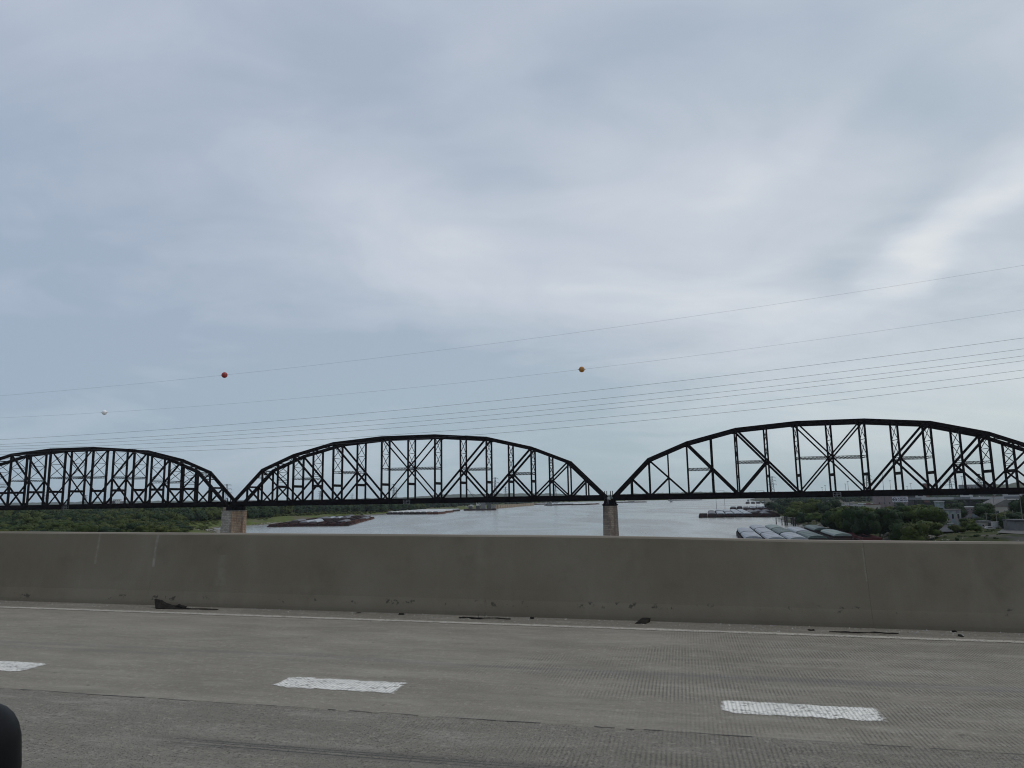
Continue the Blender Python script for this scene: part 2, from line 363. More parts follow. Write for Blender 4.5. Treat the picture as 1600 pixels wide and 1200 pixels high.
# --- the deck this picture is taken from: concrete, worn and grooved
def road_mat():
    m, t, b = mat_base('grooved_concrete_road')
    c = N(t, 'ShaderNodeTexCoord'); s = N(t, 'ShaderNodeSeparateXYZ'); t.links.new(c.outputs['Object'], s.inputs[0])
    U, V = s.outputs[0], s.outputs[1]
    big = noise(t, .55, 5, .6, mapscale=(.6, 1.3, 1)); mid = noise(t, 3.2, 6, .65, mapscale=(.7, 1.4, 1)); fine = noise(t, 75, 3, .7)
    fine2 = noise(t, 22, 5, .8)
    wearn = noise(t, .8, 4, .6, mapscale=(.5, 1.2, 1))
    streak = noise(t, 1.2, 5, .6, mapscale=(.12, 4.5, 1))
    near = ramp(t, math_node(t, 'ADD', V, math_node(t, 'MULTIPLY', mid, .03)), [(0.0, 1.0), (1.0, 1.0)])
    # nearer lane poured separately: darker and pitted
    nearf = math_node(t, 'LESS_THAN', math_node(t, 'ADD', V, math_node(t, 'MULTIPLY', mid, .02)), 5.46)
    base = mixc(t, ramp(t, big, [(.35, 0.0), (.68, 1.0)]), (.235, .205, .155, 1), (.295, .258, .200, 1))
    base = mixc(t, ramp(t, streak, [(.40, .0), (.70, .55)]), base, (.205, .178, .138, 1))
    base = mixc(t, math_node(t, 'MULTIPLY', nearf, .7), base, (.190, .168, .135, 1))
    # wheel-path wear
    # shoulder beyond the edge line is dirtier
    sh = ramp(t, math_node(t, 'DIVIDE', math_node(t, 'ADD', V, math_node(t, 'MULTIPLY', mid, .2)), 12.0), [(.785, 0.0), (.81, 1.0)])
    base = mixc(t, math_node(t, 'MULTIPLY', sh, .55), base, (.135, .113, .082, 1))
    # grooves across the road every 29 mm, worn off in patches
    wob = math_node(t, 'MULTIPLY_ADD', noise(t, .9, 2, .5), .02, U)
    g = math_node(t, 'SINE', math_node(t, 'MULTIPLY', wob, 2 * math.pi / .031))
    g01 = math_node(t, 'MULTIPLY_ADD', g, .5, .5)
    gm = ramp(t, math_node(t, 'ADD', math_node(t, 'MULTIPLY', U, .10), wearn), [(.30, .05), (.55, .9)])
    gm = math_node(t, 'MULTIPLY', gm, ramp(t, noise(t, 2.0, 5, .75, mapscale=(.8, 1.6, 1)), [(.40, .12), (.58, 1.0)]))
    gm = math_node(t, 'MULTIPLY', gm, math_node(t, 'SUBTRACT', 1.0, sh), None, True)
    groove = math_node(t, 'MULTIPLY', math_node(t, 'POWER', g01, 1.6), gm)
    base = mixc(t, math_node(t, 'MULTIPLY', groove, .62), base, (.085, .074, .058, 1))
    # pits and grit
    pit = ramp(t, fine, [(.56, 0.0), (.66, 1.0)])
    pitm = math_node(t, 'MULTIPLY', pit, math_node(t, 'MULTIPLY_ADD', nearf, .5, .30))
    base = mixc(t, math_node(t, 'MULTIPLY', pitm, 1.25, None, True), base, (.05, .046, .04, 1))
    grit = ramp(t, fine2, [(.53, 0.0), (.66, .6)])
    base = mixc(t, grit, base, (.40, .36, .29, 1))
    spots = ramp(t, noise(t, 6.5, 3, .8), [(.66, 0.0), (.72, .6)])
    base = mixc(t, spots, base, (.09, .08, .068, 1))
    blotch = ramp(t, noise(t, 1.7, 6, .7, mapscale=(.5, 1.3, 1)), [(.44, .0), (.64, .6)])
    base = mixc(t, blotch, base, (.180, .158, .122, 1))
    pale = ramp(t, noise(t, 2.3, 6, .75, mapscale=(.35, 1.6, 1)), [(.50, .0), (.70, .55)])
    base = mixc(t, pale, base, (.345, .31, .25, 1))
    # tyre skid in the near lane
    sv = math_node(t, 'ABSOLUTE', math_node(t, 'SUBTRACT', V, math_node(t, 'MULTIPLY_ADD', U, .018, 4.62)))
    skid = ramp(t, math_node(t, 'DIVIDE', sv, .12), [(.35, 1.0), (1.0, 0.0)])
    stripe = ramp(t, noise(t, 3.0, 3, .6, mapscale=(.05, 22, 1)), [(.42, .15), (.58, 1.0)])
    along = math_node(t, 'MULTIPLY', ramp(t, math_node(t, 'MULTIPLY_ADD', U, .125, .5), [(.03, 0.0), (.11, 1.0)]),
                      ramp(t, math_node(t, 'MULTIPLY_ADD', U, .125, .5), [(.35, 1.0), (.6, 0.15)]))
    sk = math_node(t, 'MULTIPLY', math_node(t, 'MULTIPLY', skid, stripe), math_node(t, 'MULTIPLY', along, .72))
    base = mixc(t, sk, base, (.045, .044, .044, 1))
    # faint second wheel track
    sv2 = math_node(t, 'ABSOLUTE', math_node(t, 'SUBTRACT', V, 7.15))
    tr = math_node(t, 'MULTIPLY', ramp(t, math_node(t, 'DIVIDE', sv2, .3), [(.1, 1.0), (1.0, 0.0)]), ramp(t, streak, [(.4, .0), (.6, .32)]))
    base = mixc(t, tr, base, (.12, .118, .115, 1))
    base = mixc(t, 1.0, base, (.975, 1.005, 1.04, 1), 'MULTIPLY')
    t.links.new(base, b.inputs['Base Color']); b.inputs['Roughness'].default_value = .88
    b.inputs['Specular IOR Level'].default_value = .25
    h = math_node(t, 'ADD', math_node(t, 'MULTIPLY', groove, -.9), math_node(t, 'MULTIPLY', fine, .9))
    h = math_node(t, 'ADD', h, math_node(t, 'MULTIPLY', pitm, -.8))
    bump(t, b, h, .9, .007); return m
M['road'] = road_mat()
def barrier_mat():
    m, t, b = mat_base('stained_barrier_concrete')
    c = N(t, 'ShaderNodeTexCoord'); s = N(t, 'ShaderNodeSeparateXYZ'); t.links.new(c.outputs['Object'], s.inputs[0])
    big = noise(t, .7, 5, .6); streak = noise(t, 2.6, 5, .65, mapscale=(1, 1, .13)); fine = noise(t, 40, 4, .7)
    blot = noise(t, 1.5, 4, .6)
    base = mixc(t, ramp(t, big, [(.35, 0.0), (.65, 1.0)]), (.152, .131, .095, 1), (.182, .160, .122, 1))
    base = mixc(t, ramp(t, streak, [(.53, 0.0), (.74, .32)]), base, (.225, .20, .158, 1))
    base = mixc(t, ramp(t, blot, [(.55, 0.0), (.7, .35)]), base, (.10, .087, .062, 1))
    base = mixc(t, ramp(t, fine, [(.6, 0.0), (.72, .25)]), base, (.08, .078, .072, 1))
    # darker band just above the foot
    g = math_node(t, 'ADD', s.outputs[2], math_node(t, 'MULTIPLY', blot, .16))
    base = mixc(t, ramp(t, g, [(.05, .6), (.24, .0)]), base, (.095, .082, .062, 1))
    # pale cracks with lime runs at three places
    for u0, w, ztop, zbot, k in ((-9.2, .014, 1.1, .66, .35), (-8.12, .016, 1.1, .62, .5), (2.18, .008, .8, .5, .22), (-6.9, .06, .7, .35, .12)):
        wv = math_node(t, 'ABSOLUTE', math_node(t, 'SUBTRACT', math_node(t, 'ADD', s.outputs[0], math_node(t, 'MULTIPLY', blot, .05)), u0 + .025))
        line = ramp(t, math_node(t, 'DIVIDE', wv, w * 2), [(.3, k), (1.0, 0.0)])
        zz = math_node(t, 'MULTIPLY', math_node(t, 'GREATER_THAN', s.outputs[2], zbot), math_node(t, 'LESS_THAN', s.outputs[2], ztop + .1))
        base = mixc(t, math_node(t, 'MULTIPLY', math_node(t, 'MULTIPLY', line, ramp(t, noise(t, 9, 4, .7), [(.38, .1), (.6, 1.0)])), zz), base, (.36, .34, .30, 1))
    # small dark spalls along the slope break
    sp_ = math_node(t, 'MULTIPLY', ramp(t, noise(t, 7, 3, .7, mapscale=(1, 1, 1)), [(.60, 0.0), (.66, 1.0)]),
                    ramp(t, math_node(t, 'ABSOLUTE', math_node(t, 'SUBTRACT', s.outputs[2], .165)), [(.02, .7), (.05, 0.0)]))
    base = mixc(t, sp_, base, (.03, .03, .028, 1))
    # paler colour on faces turned upward
    topm = ramp(t, s.outputs[2], [(.995, 0.0), (1.0, 1.0)])
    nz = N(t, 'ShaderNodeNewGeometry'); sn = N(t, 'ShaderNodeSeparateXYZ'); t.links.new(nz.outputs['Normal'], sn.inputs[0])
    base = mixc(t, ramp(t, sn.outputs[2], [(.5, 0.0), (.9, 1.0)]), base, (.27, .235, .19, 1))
    t.links.new(base, b.inputs['Base Color']); b.inputs['Roughness'].default_value = .9
    b.inputs['Specular IOR Level'].default_value = .2
    bump(t, b, math_node(t, 'ADD', fine, math_node(t, 'MULTIPLY', streak, .8)), .35, .006); return m
M['barrier'] = barrier_mat()
def paint_mat(name, colr, v0, v1, period=None, length=1.2, start=0.0, wear=.02):
    m, t, b = mat_base(name)
    c = N(t, 'ShaderNodeTexCoord'); s = N(t, 'ShaderNodeSeparateXYZ'); t.links.new(c.outputs['Object'], s.inputs[0])
    f = noise(t, 34, 4, .75); f2 = noise(t, 9, 5, .75); l = noise(t, 2.6, 4, .6, mapscale=(.5, 2, 1))
    g = math_node(t, 'MULTIPLY_ADD', math_node(t, 'SINE', math_node(t, 'MULTIPLY', s.outputs[0], 2 * math.pi / .031)), .5, .5)
    e = math_node(t, 'MINIMUM', math_node(t, 'SUBTRACT', s.outputs[1], v0), math_node(t, 'SUBTRACT', v1, s.outputs[1]))
    if period:
        uu = math_node(t, 'MULTIPLY', math_node(t, 'FRACT', math_node(t, 'DIVIDE', math_node(t, 'ADD', s.outputs[0], -start + 40 * period), period)), period)
        e = math_node(t, 'SUBTRACT', math_node(t, 'MINIMUM', e, math_node(t, 'MULTIPLY', uu, .5)), math_node(t, 'MULTIPLY', math_node(t, 'MAXIMUM', math_node(t, 'SUBTRACT', .19, uu), 0.0), .6))
        e = math_node(t, 'MINIMUM', e, math_node(t, 'MULTIPLY', math_node(t, 'SUBTRACT', length, uu), .7))
    q = math_node(t, 'ADD', e, math_node(t, 'MULTIPLY_ADD', f, .09, -.045)); q = math_node(t, 'ADD', q, math_node(t, 'MULTIPLY_ADD', f2, .17, -.085))
    alpha = ramp(t, math_node(t, 'DIVIDE', q, .1), [(.10, 0.0), (.30, 1.0)])
    hole = ramp(t, math_node(t, 'ADD', f, math_node(t, 'MULTIPLY_ADD', f2, .7, -.35)), [(.52, 1.0), (.70, .2)])
    alpha = math_node(t, 'MULTIPLY', alpha, hole)
    dirt = mixc(t, ramp(t, l, [(.35, 0.0), (.65, 1.0)]), colr + (1,), tuple(v * .80 for v in colr) + (1,))
    dirt = mixc(t, math_node(t, 'MULTIPLY', math_node(t, 'POWER', g, 2.0), wear), dirt, (.25, .23, .19, 1))
    t.links.new(dirt, b.inputs['Base Color']); b.inputs['Roughness'].default_value = .8
    tr = N(t, 'ShaderNodeBsdfTransparent'); mx = N(t, 'ShaderNodeMixShader'); t.links.new(alpha, mx.inputs[0])
    t.links.new(tr.outputs[0], mx.inputs[1]); t.links.new(b.outputs[0], mx.inputs[2])
    out = [n for n in t.nodes if n.type == 'OUTPUT_MATERIAL'][0]; t.links.new(mx.outputs[0], out.inputs[0])
    return m
M['dash'] = paint_mat('worn_white_road_paint', (.86, .83, .75), 5.975, 6.36, 3.76, 1.27, -3.67, .45)
M['edge'] = paint_mat('dirty_white_edge_paint', (.48, .44, .37), 9.34, 9.505, wear=.3)

# ------------------------------------------------------------------ ground, river, banks
YS = np.array(list(range(-400, 2000, 20)) + list(range(2000, 4801, 80)), float)
LB = np.array([(-400, -150), (300, -190), (500, -212), (620, -238), (690, -268), (780, -322), (850, -332), (900, -304), (1000, -296), (1150, -304), (1300, -306),
               (1400, -280), (1550, -252), (1750, -190), (1900, -120), (2000, -95), (2424, 20), (3157, 5), (3947, 200), (4269, 540), (4500, 1200), (4800, 1600)], float)
RB = np.array([(-400, 90), (200, 170), (400, 207), (534, 226), (672, 254), (948, 338), (1400, 480), (2277, 770), (3440, 1090), (4300, 1520), (4800, 1620)], float)
rs = np.random.RandomState(4)
def bank_x(tab, y, amp=5):
    x = np.interp(y, tab[:, 0], tab[:, 1])
    return x + amp * (np.sin(y * .031) + .6 * np.sin(y * .083 + 1) + .4 * np.sin(y * .19 + 2))
def hill(d, top, run): return np.where(d < 0, np.maximum(d * .12, -4), top * (1 - np.exp(-np.maximum(d, 0) / run)))
def bank_strip(name, side, tab, top, run, mat):
    D = np.array([-60, -20, -6, -2, 0, 2, 5, 9, 14, 20, 28, 40, 60, 90, 130, 190, 280, 420, 700, 1200, 2200, 5000, 12000], float)
    V = []
    for y in YS:
        bx = bank_x(tab, y)
        for d in D:
            z = float(hill(d, top, run))
            if d > 1: z += min(d, 40) / 40 * .7 * (math.sin(bx * .07 + d * .09 + y * .05) + math.sin(d * .04 - y * .033))
            V.append((bx + side * d, y, z))
    n = len(D); Fc = []
    for i in range(len(YS) - 1):
        for j in range(n - 1):
            a, b2, c, d_ = i * n + j, i * n + j + 1, (i + 1) * n + j + 1, (i + 1) * n + j
            Fc.append((a, b2, c, d_) if side > 0 else (a, d_, c, b2))
    return structure(put(name, np_mesh(name, V, Fc, mat, True)))
bank_strip('riverbank', -1, LB, 4.5, 16, M['grass'])
bank_strip('city_ground', 1, RB, 8.0, 14, M['city'])
structure(MB().add([(-14000, 4740, 4.4), (14000, 4740, 4.4), (14000, 14000, 4.4), (-14000, 14000, 4.4)], [(0, 1, 2, 3)]).put('far_plain', M['grass']))
structure(MB().add([(-1500, -1500, 0), (2500, -1500, 0), (2500, 4790, 0), (-1500, 4790, 0)], [(0, 1, 2, 3)]).put('river_water', M['water']))
def gz(x, y):
    """ground height at a place on either bank"""
    xl, xr = bank_x(LB, y), bank_x(RB, y)
    if x < xl: return float(hill(xl - x, 4.5, 16))
    if x > xr: return float(hill(x - xr, 8.0, 14))
    return 0.0

# wooded ridges far behind, seen through the air
def ridge(name, pts, Y, depth, seed, mat):
    r = random.Random(seed); xs = np.linspace(pts[0][0], pts[-1][0], 260); V = []; n = len(xs)
    prof = []
    for px in xs:
        py = np.interp(px, [p[0] for p in pts], [p[1] for p in pts])
        py += .35 * math.sin(px * .31 + seed) + .25 * math.sin(px * .83) + r.uniform(-.25, .25)
        prof.append((far_at(px, Y).x, zpix(px, py, Y)))
    for k, (dy, h) in enumerate(((-depth, .0), (-depth * .5, .55), (-depth * .15, .92), (0, 1.0), (depth, .6))):
        for x, z in prof: V.append((x * (Y + dy) / Y, Y + dy, 4 + (z - 4) * h))
    Fc = [(k * n + i, k * n + i + 1, (k + 1) * n + i + 1, (k + 1) * n + i) for k in range(4) for i in range(n - 1)]
    return structure(put(name, np_mesh(name, V, Fc, mat, True)))
M['ridge'] = simple('wooded_ridge', (.030, .045, .020), (.050, .062, .030), .004, .95, bumpy=15)
ridge('wooded_hills', [(-300, 789), (0, 786), (200, 783), (450, 781), (560, 779), (640, 776.5), (700, 772.5), (780, 771), (860, 770.8), (905, 773), (935, 776), (1000, 776)], 9000, 1500, 3, M['ridge'])
ridge('wooded_hills', [(930, 774.5), (985, 771.5), (1050, 770), (1080, 768.5), (1150, 769), (1300, 768), (1400, 767), (1500, 766)], 6500, 1000, 5, M['ridge'])
ridge('wooded_hills', [(1440, 769), (1500, 763), (1528, 760), (1545, 756), (1572, 757), (1590, 754), (1640, 753), (1900, 750), (2200, 752)], 2900, 500, 9, M['ridge'])

# ------------------------------------------------------------------ the deck we stand on
ANG = R(12.9); ca, sa = math.cos(ANG), math.sin(ANG)
def rz(u, v): return CAMZ - 1.6 - .01 * (u * ca + v * sa)       # deck height, a 1 percent grade
DZ = rz(0, 0)
ROT = (0, 0, -ANG)
def loc_slab(pts_uv, dz):   # vertices in the deck's own frame
    return [(u, v, rz(u, v) - DZ + dz) for u, v in pts_uv]
def deck_sheet(name, u0, u1, v0, v1, dz, mat, nu=1):
    us = np.linspace(u0, u1, nu + 1)
    V = loc_slab([(u, v) for u in us for v in (v0, v1)], dz)
    Fc = [(2 * i, 2 * i + 2, 2 * i + 3, 2 * i + 1) for i in range(nu)]
    return structure(MB().add(V, Fc).put(name, mat, None, (0, 0, DZ), ROT))
deck_sheet('road', -220, 220, -11, 10.42, 0, M['road'], 8)
b = MB(); Vt = loc_slab([(-220, -11.4), (220, -11.4), (220, 10.48), (-220, 10.48)], -.02); Vb = [(x, y, z - .9) for x, y, z in Vt]
b.add(Vt + Vb, [(0, 1, 2, 3), (7, 6, 5, 4), (0, 4, 5, 1), (1, 5, 6, 2), (2, 6, 7, 3), (3, 7, 4, 0)])
for v in (-9.5, -4.5, .5, 5.5, 9.2):
    Va = loc_slab([(-220, v - .2), (220, v - .2), (220, v + .2), (-220, v + .2)], -.93); Vb = [(x, y, z - 1.9) for x, y, z in Va]
    b.add(Va + Vb, [(0, 1, 2, 3), (7, 6, 5, 4), (0, 4, 5, 1), (1, 5, 6, 2), (2, 6, 7, 3), (3, 7, 4, 0)])
structure(b.put('bridge_deck_slab', M['barrier'], None, (0, 0, DZ), ROT))
deck_sheet('edge_line', -220, 220, 9.34, 9.505, .005, M['edge'], 8)
rr = random.Random(5)
def dash(u0, u1, v0, v1, ragged=True):
    """a short worn dash; the trailing end is feathered where the paint gun started"""
    pts = [(u0, v0), (u1, v0), (u1, v1), (u0, v1)]
    V = loc_slab(pts, .004)
    return structure(MB().add(V, [tuple(range(len(V)))]).put('lane_dash', M['dash'], None, (0, 0, DZ), ROT))
for k in range(-9, 14):
    dash(-3.67 + k * 3.76, -2.40 + k * 3.76, 5.975, 6.36)
# the joint between the two pours: a thin broken crack, set as a dark sliver in the surface
V = []; Fc = []; u = -60.0; pv = 5.455
while u < 60:
    u2 = u + rr.uniform(.05, .16); nv = 5.455 + rr.uniform(-.008, .008)
    w = rr.choice((.003, .004, .006, .002, .0015))
    if rr.random() < .93:
        k = len(V); V += loc_slab([(u, pv - w), (u2, nv - w), (u2, nv + w), (u, pv + w)], .003); Fc.append((k, k + 1, k + 2, k + 3))
    u, pv = u2, nv
M['crack'] = simple('dirt_filled_crack', (.045, .043, .04), (.08, .075, .07), 4, .95)
structure(MB().add(V, Fc).put('pavement_joint', M['crack'], None, (0, 0, DZ), ROT))

# barrier, cast in lengths with a dummy joint between
def top_dip(u): return -.045 / (1 + math.exp(-(u - .3) * 1.6))
PROF = [(10.04, 0), (10.05, .05), (10.075, .13), (10.10, .21), (10.125, .34), (10.235, 1.045), (10.255, 1.068), (10.41, 1.068), (10.43, 1.045), (10.45, -.35), (10.40, -.35)]
bar_t = thing('concrete_barrier', 'long grey sloped concrete barrier wall standing along the edge of the road', 'barrier', (0, 0, DZ), ROT)
joints = [-220, -160, -110, -70, -40, -18.6, -8.12, 2.19, 12.5, 24, 45, 80, 130, 220]
for a_, b_ in zip(joints[:-1], joints[1:]):
    m_ = MB(); n = len(PROF); nu = max(1, int((b_ - a_) / .8)); V = []
    for i in range(nu + 1):
        u = a_ + .001 + (b_ - a_ - .002) * i / nu
        V += [(u, v, rz(u, v) - DZ + z + ((rr.uniform(-.002, .002) + top_dip(u) + .008) if 4 < j < 9 else 0)) for j, (v, z) in enumerate(PROF)]
    Fc = [(i * n + j, i * n + (j + 1) % n, (i + 1) * n + (j + 1) % n, (i + 1) * n + j) for i in range(nu) for j in range(n)]
    Fc += [tuple(range(n)), tuple(nu * n + j for j in range(n - 1, -1, -1))]
    m_.add(V, Fc); m_.put('barrier_segment', M['barrier'], bar_t)

# ------------------------------------------------------------------ debris on the shoulder
def deck_thing(u, v): return Vector((u * ca + v * sa, -u * sa + v * ca, rz(u, v)))
def debris(name, label, cat, u, v, build, mat, group=None, rot=0):
    o = build().put(name, mat, None, deck_thing(u, v), (0, 0, -ANG + rot)); return tag(o, label, cat, group)
def tread():
    m = MB(); r = random.Random(2); n = 14; V = []
    for i in range(n + 1):
        s = i / n; u = -.28 + .60 * s
        w = .14 * (1 - .45 * s); h = .055 * (1 - s) ** 1.3 + .015 + .02 * max(0, math.sin(s * 9))
        lean = .10 * (1 - s) ** 2
        for q in (-1, -.3, .35, 1):
            z = h * (1.2 if q > 0 else .25) + (.07 * (1 - s) ** 2 if q > .5 else 0) + r.uniform(-.004, .006)
            V.append((u + lean * -q, w * q * .7, max(z, .012)))
    k = 4
    B = [(x, y, z - .012) for x, y, z in V]; L = len(V)
    Fc = [(i * k + j, (i + 1) * k + j, (i + 1) * k + j + 1, i * k + j + 1) for i in range(n) for j in range(k - 1)]
    Fc += [tuple(L + q for q in reversed(f)) for f in Fc]
    for i in range(n):
        for j in (0, k - 1):
            Fc.append((i * k + j, i * k + j + L, (i + 1) * k + j + L, (i + 1) * k + j))
    Fc += [(0, 1, 2, 3, L + 3, L + 2, L + 1, L), tuple(n * k + j for j in range(k)) + tuple(L + n * k + j for j in range(k - 1, -1, -1))]
    m.add(V + B, Fc)
    m.tube([(.28, -.02, .012), (.5, -.05, .012), (.75, -.05, .013), (1.02, -.07, .012)], [.016, .010, .013, .008], 6)
    m.tube([(.12, .02, .03), (.18, .03, .055), (.25, .0, .04), (.34, -.01, .02)], [.02, .028, .024, .012], 7)
    return m
debris('tyre_shred', 'curled black tyre shred with a long thin strip trailing right on the left shoulder', 'tyre shred', -7.52, 9.80, tread, M['rubber'])
bpy.data.objects['tyre_shred'].scale = (.85, .85, .8)
def strip(L_, r0, twigs=True):
    def f():
        m = MB(); r = random.Random(int(L_ * 100)); n = 12
        m.tube([(-L_ / 2 + L_ * i / n, .02 * math.sin(i), .012 + r.uniform(0, .006)) for i in range(n + 1)], [r0 * r.uniform(.5, 1.2) for _ in range(n + 1)], 6)
        if twigs:
            for x, h in ((-.09, .07), (.0, .09)): m.tube([(x, 0, .01), (x + .005, .01, h)], [.003, .002], 5)
        return m
    return f
debris('rubber_strip', 'long thin black rubber strip with two upright wires at mid shoulder', 'rubber strip', -2.66, 9.77, strip(.72, .012), M['rubber'], rot=.0)
def block():
    m = MB(); V = [(-.09, -.10, 0), (.05, -.09, 0), (.10, .07, 0), (-.02, .09, 0), (-.05, -.07, .028), (.05, -.06, .03), (.11, .06, .055), (.0, .08, .05)]
    return m.add(V, [(3, 2, 1, 0), (4, 5, 6, 7), (0, 1, 5, 4), (1, 2, 6, 5), (2, 3, 7, 6), (3, 0, 4, 7)])
debris('rubber_chunk', 'slanted dark wedge of tyre rubber lying against the barrier foot near the centre', 'rubber chunk', -.60, 9.9, block, M['rubber'])
debris('rubber_strip', 'broken black rubber strip close to the edge line on the right shoulder', 'rubber strip', 1.98, 9.63, strip(.75, .009, False), M['rubber'])
def scrap(seed):
    def f():
        m = MB(); r = random.Random(seed); n = 7; V = []
        for lv, z in ((1, .0), (.8, r.uniform(.006, .016))):
            V += [(math.cos(6.283 * i / n) * .042 * lv * r.uniform(.6, 1.3), math.sin(6.283 * i / n) * .028 * lv * r.uniform(.6, 1.3), z + r.uniform(0, .008)) for i in range(n)]
        return m.add(V, [(i, (i + 1) % n, n + (i + 1) % n, n + i) for i in range(n)] + [tuple(range(n, 2 * n)), tuple(range(n - 1, -1, -1))])
    return f
for i, (u, v) in enumerate([(-3.9, 9.92), (-4.55, 9.93), (-2.05, 9.94), (1.42, 9.74), (3.05, 9.97), (3.02, 9.68), (3.85, 9.98)]):
    debris('rubber_scrap', 'small black scrap of rubber on the shoulder, %s from the left' % ['second', 'first', 'third', 'fourth', 'sixth', 'fifth', 'seventh'][i], 'scrap', u, v, scrap(i), M['rubber'], 'scraps of rubber on the shoulder', rot=i)
# loose grit nobody could count
rs = np.random.RandomState(8); V = []; Fc = []
for i in range(2600):
    u = rs.uniform(-14, 7); v = 10.02 - abs(rs.normal(0, .28)) if rs.rand() < .85 else rs.uniform(4, 9.3)
    s = .004 + .009 * rs.rand() ** 3
    if v < 9.3: s *= .6
    k = len(V); base = rz(u, v) - DZ
    for a_ in range(4): V.append((u + s * math.cos(a_ * 1.57 + i), v + s * math.sin(a_ * 1.57 + i), base))
    V.append((u + s * .2, v, base + s * 1.1))
    Fc += [(k, k + 1, k + 4), (k + 1, k + 2, k + 4), (k + 2, k + 3, k + 4), (k + 3, k, k + 4)]
g = put('road_grit', np_mesh('road_grit', V, Fc, M['pebble']), None, (0, 0, DZ), ROT)
stuff(tag(g, 'loose pale grit and pebbles scattered along the shoulder', 'grit'))

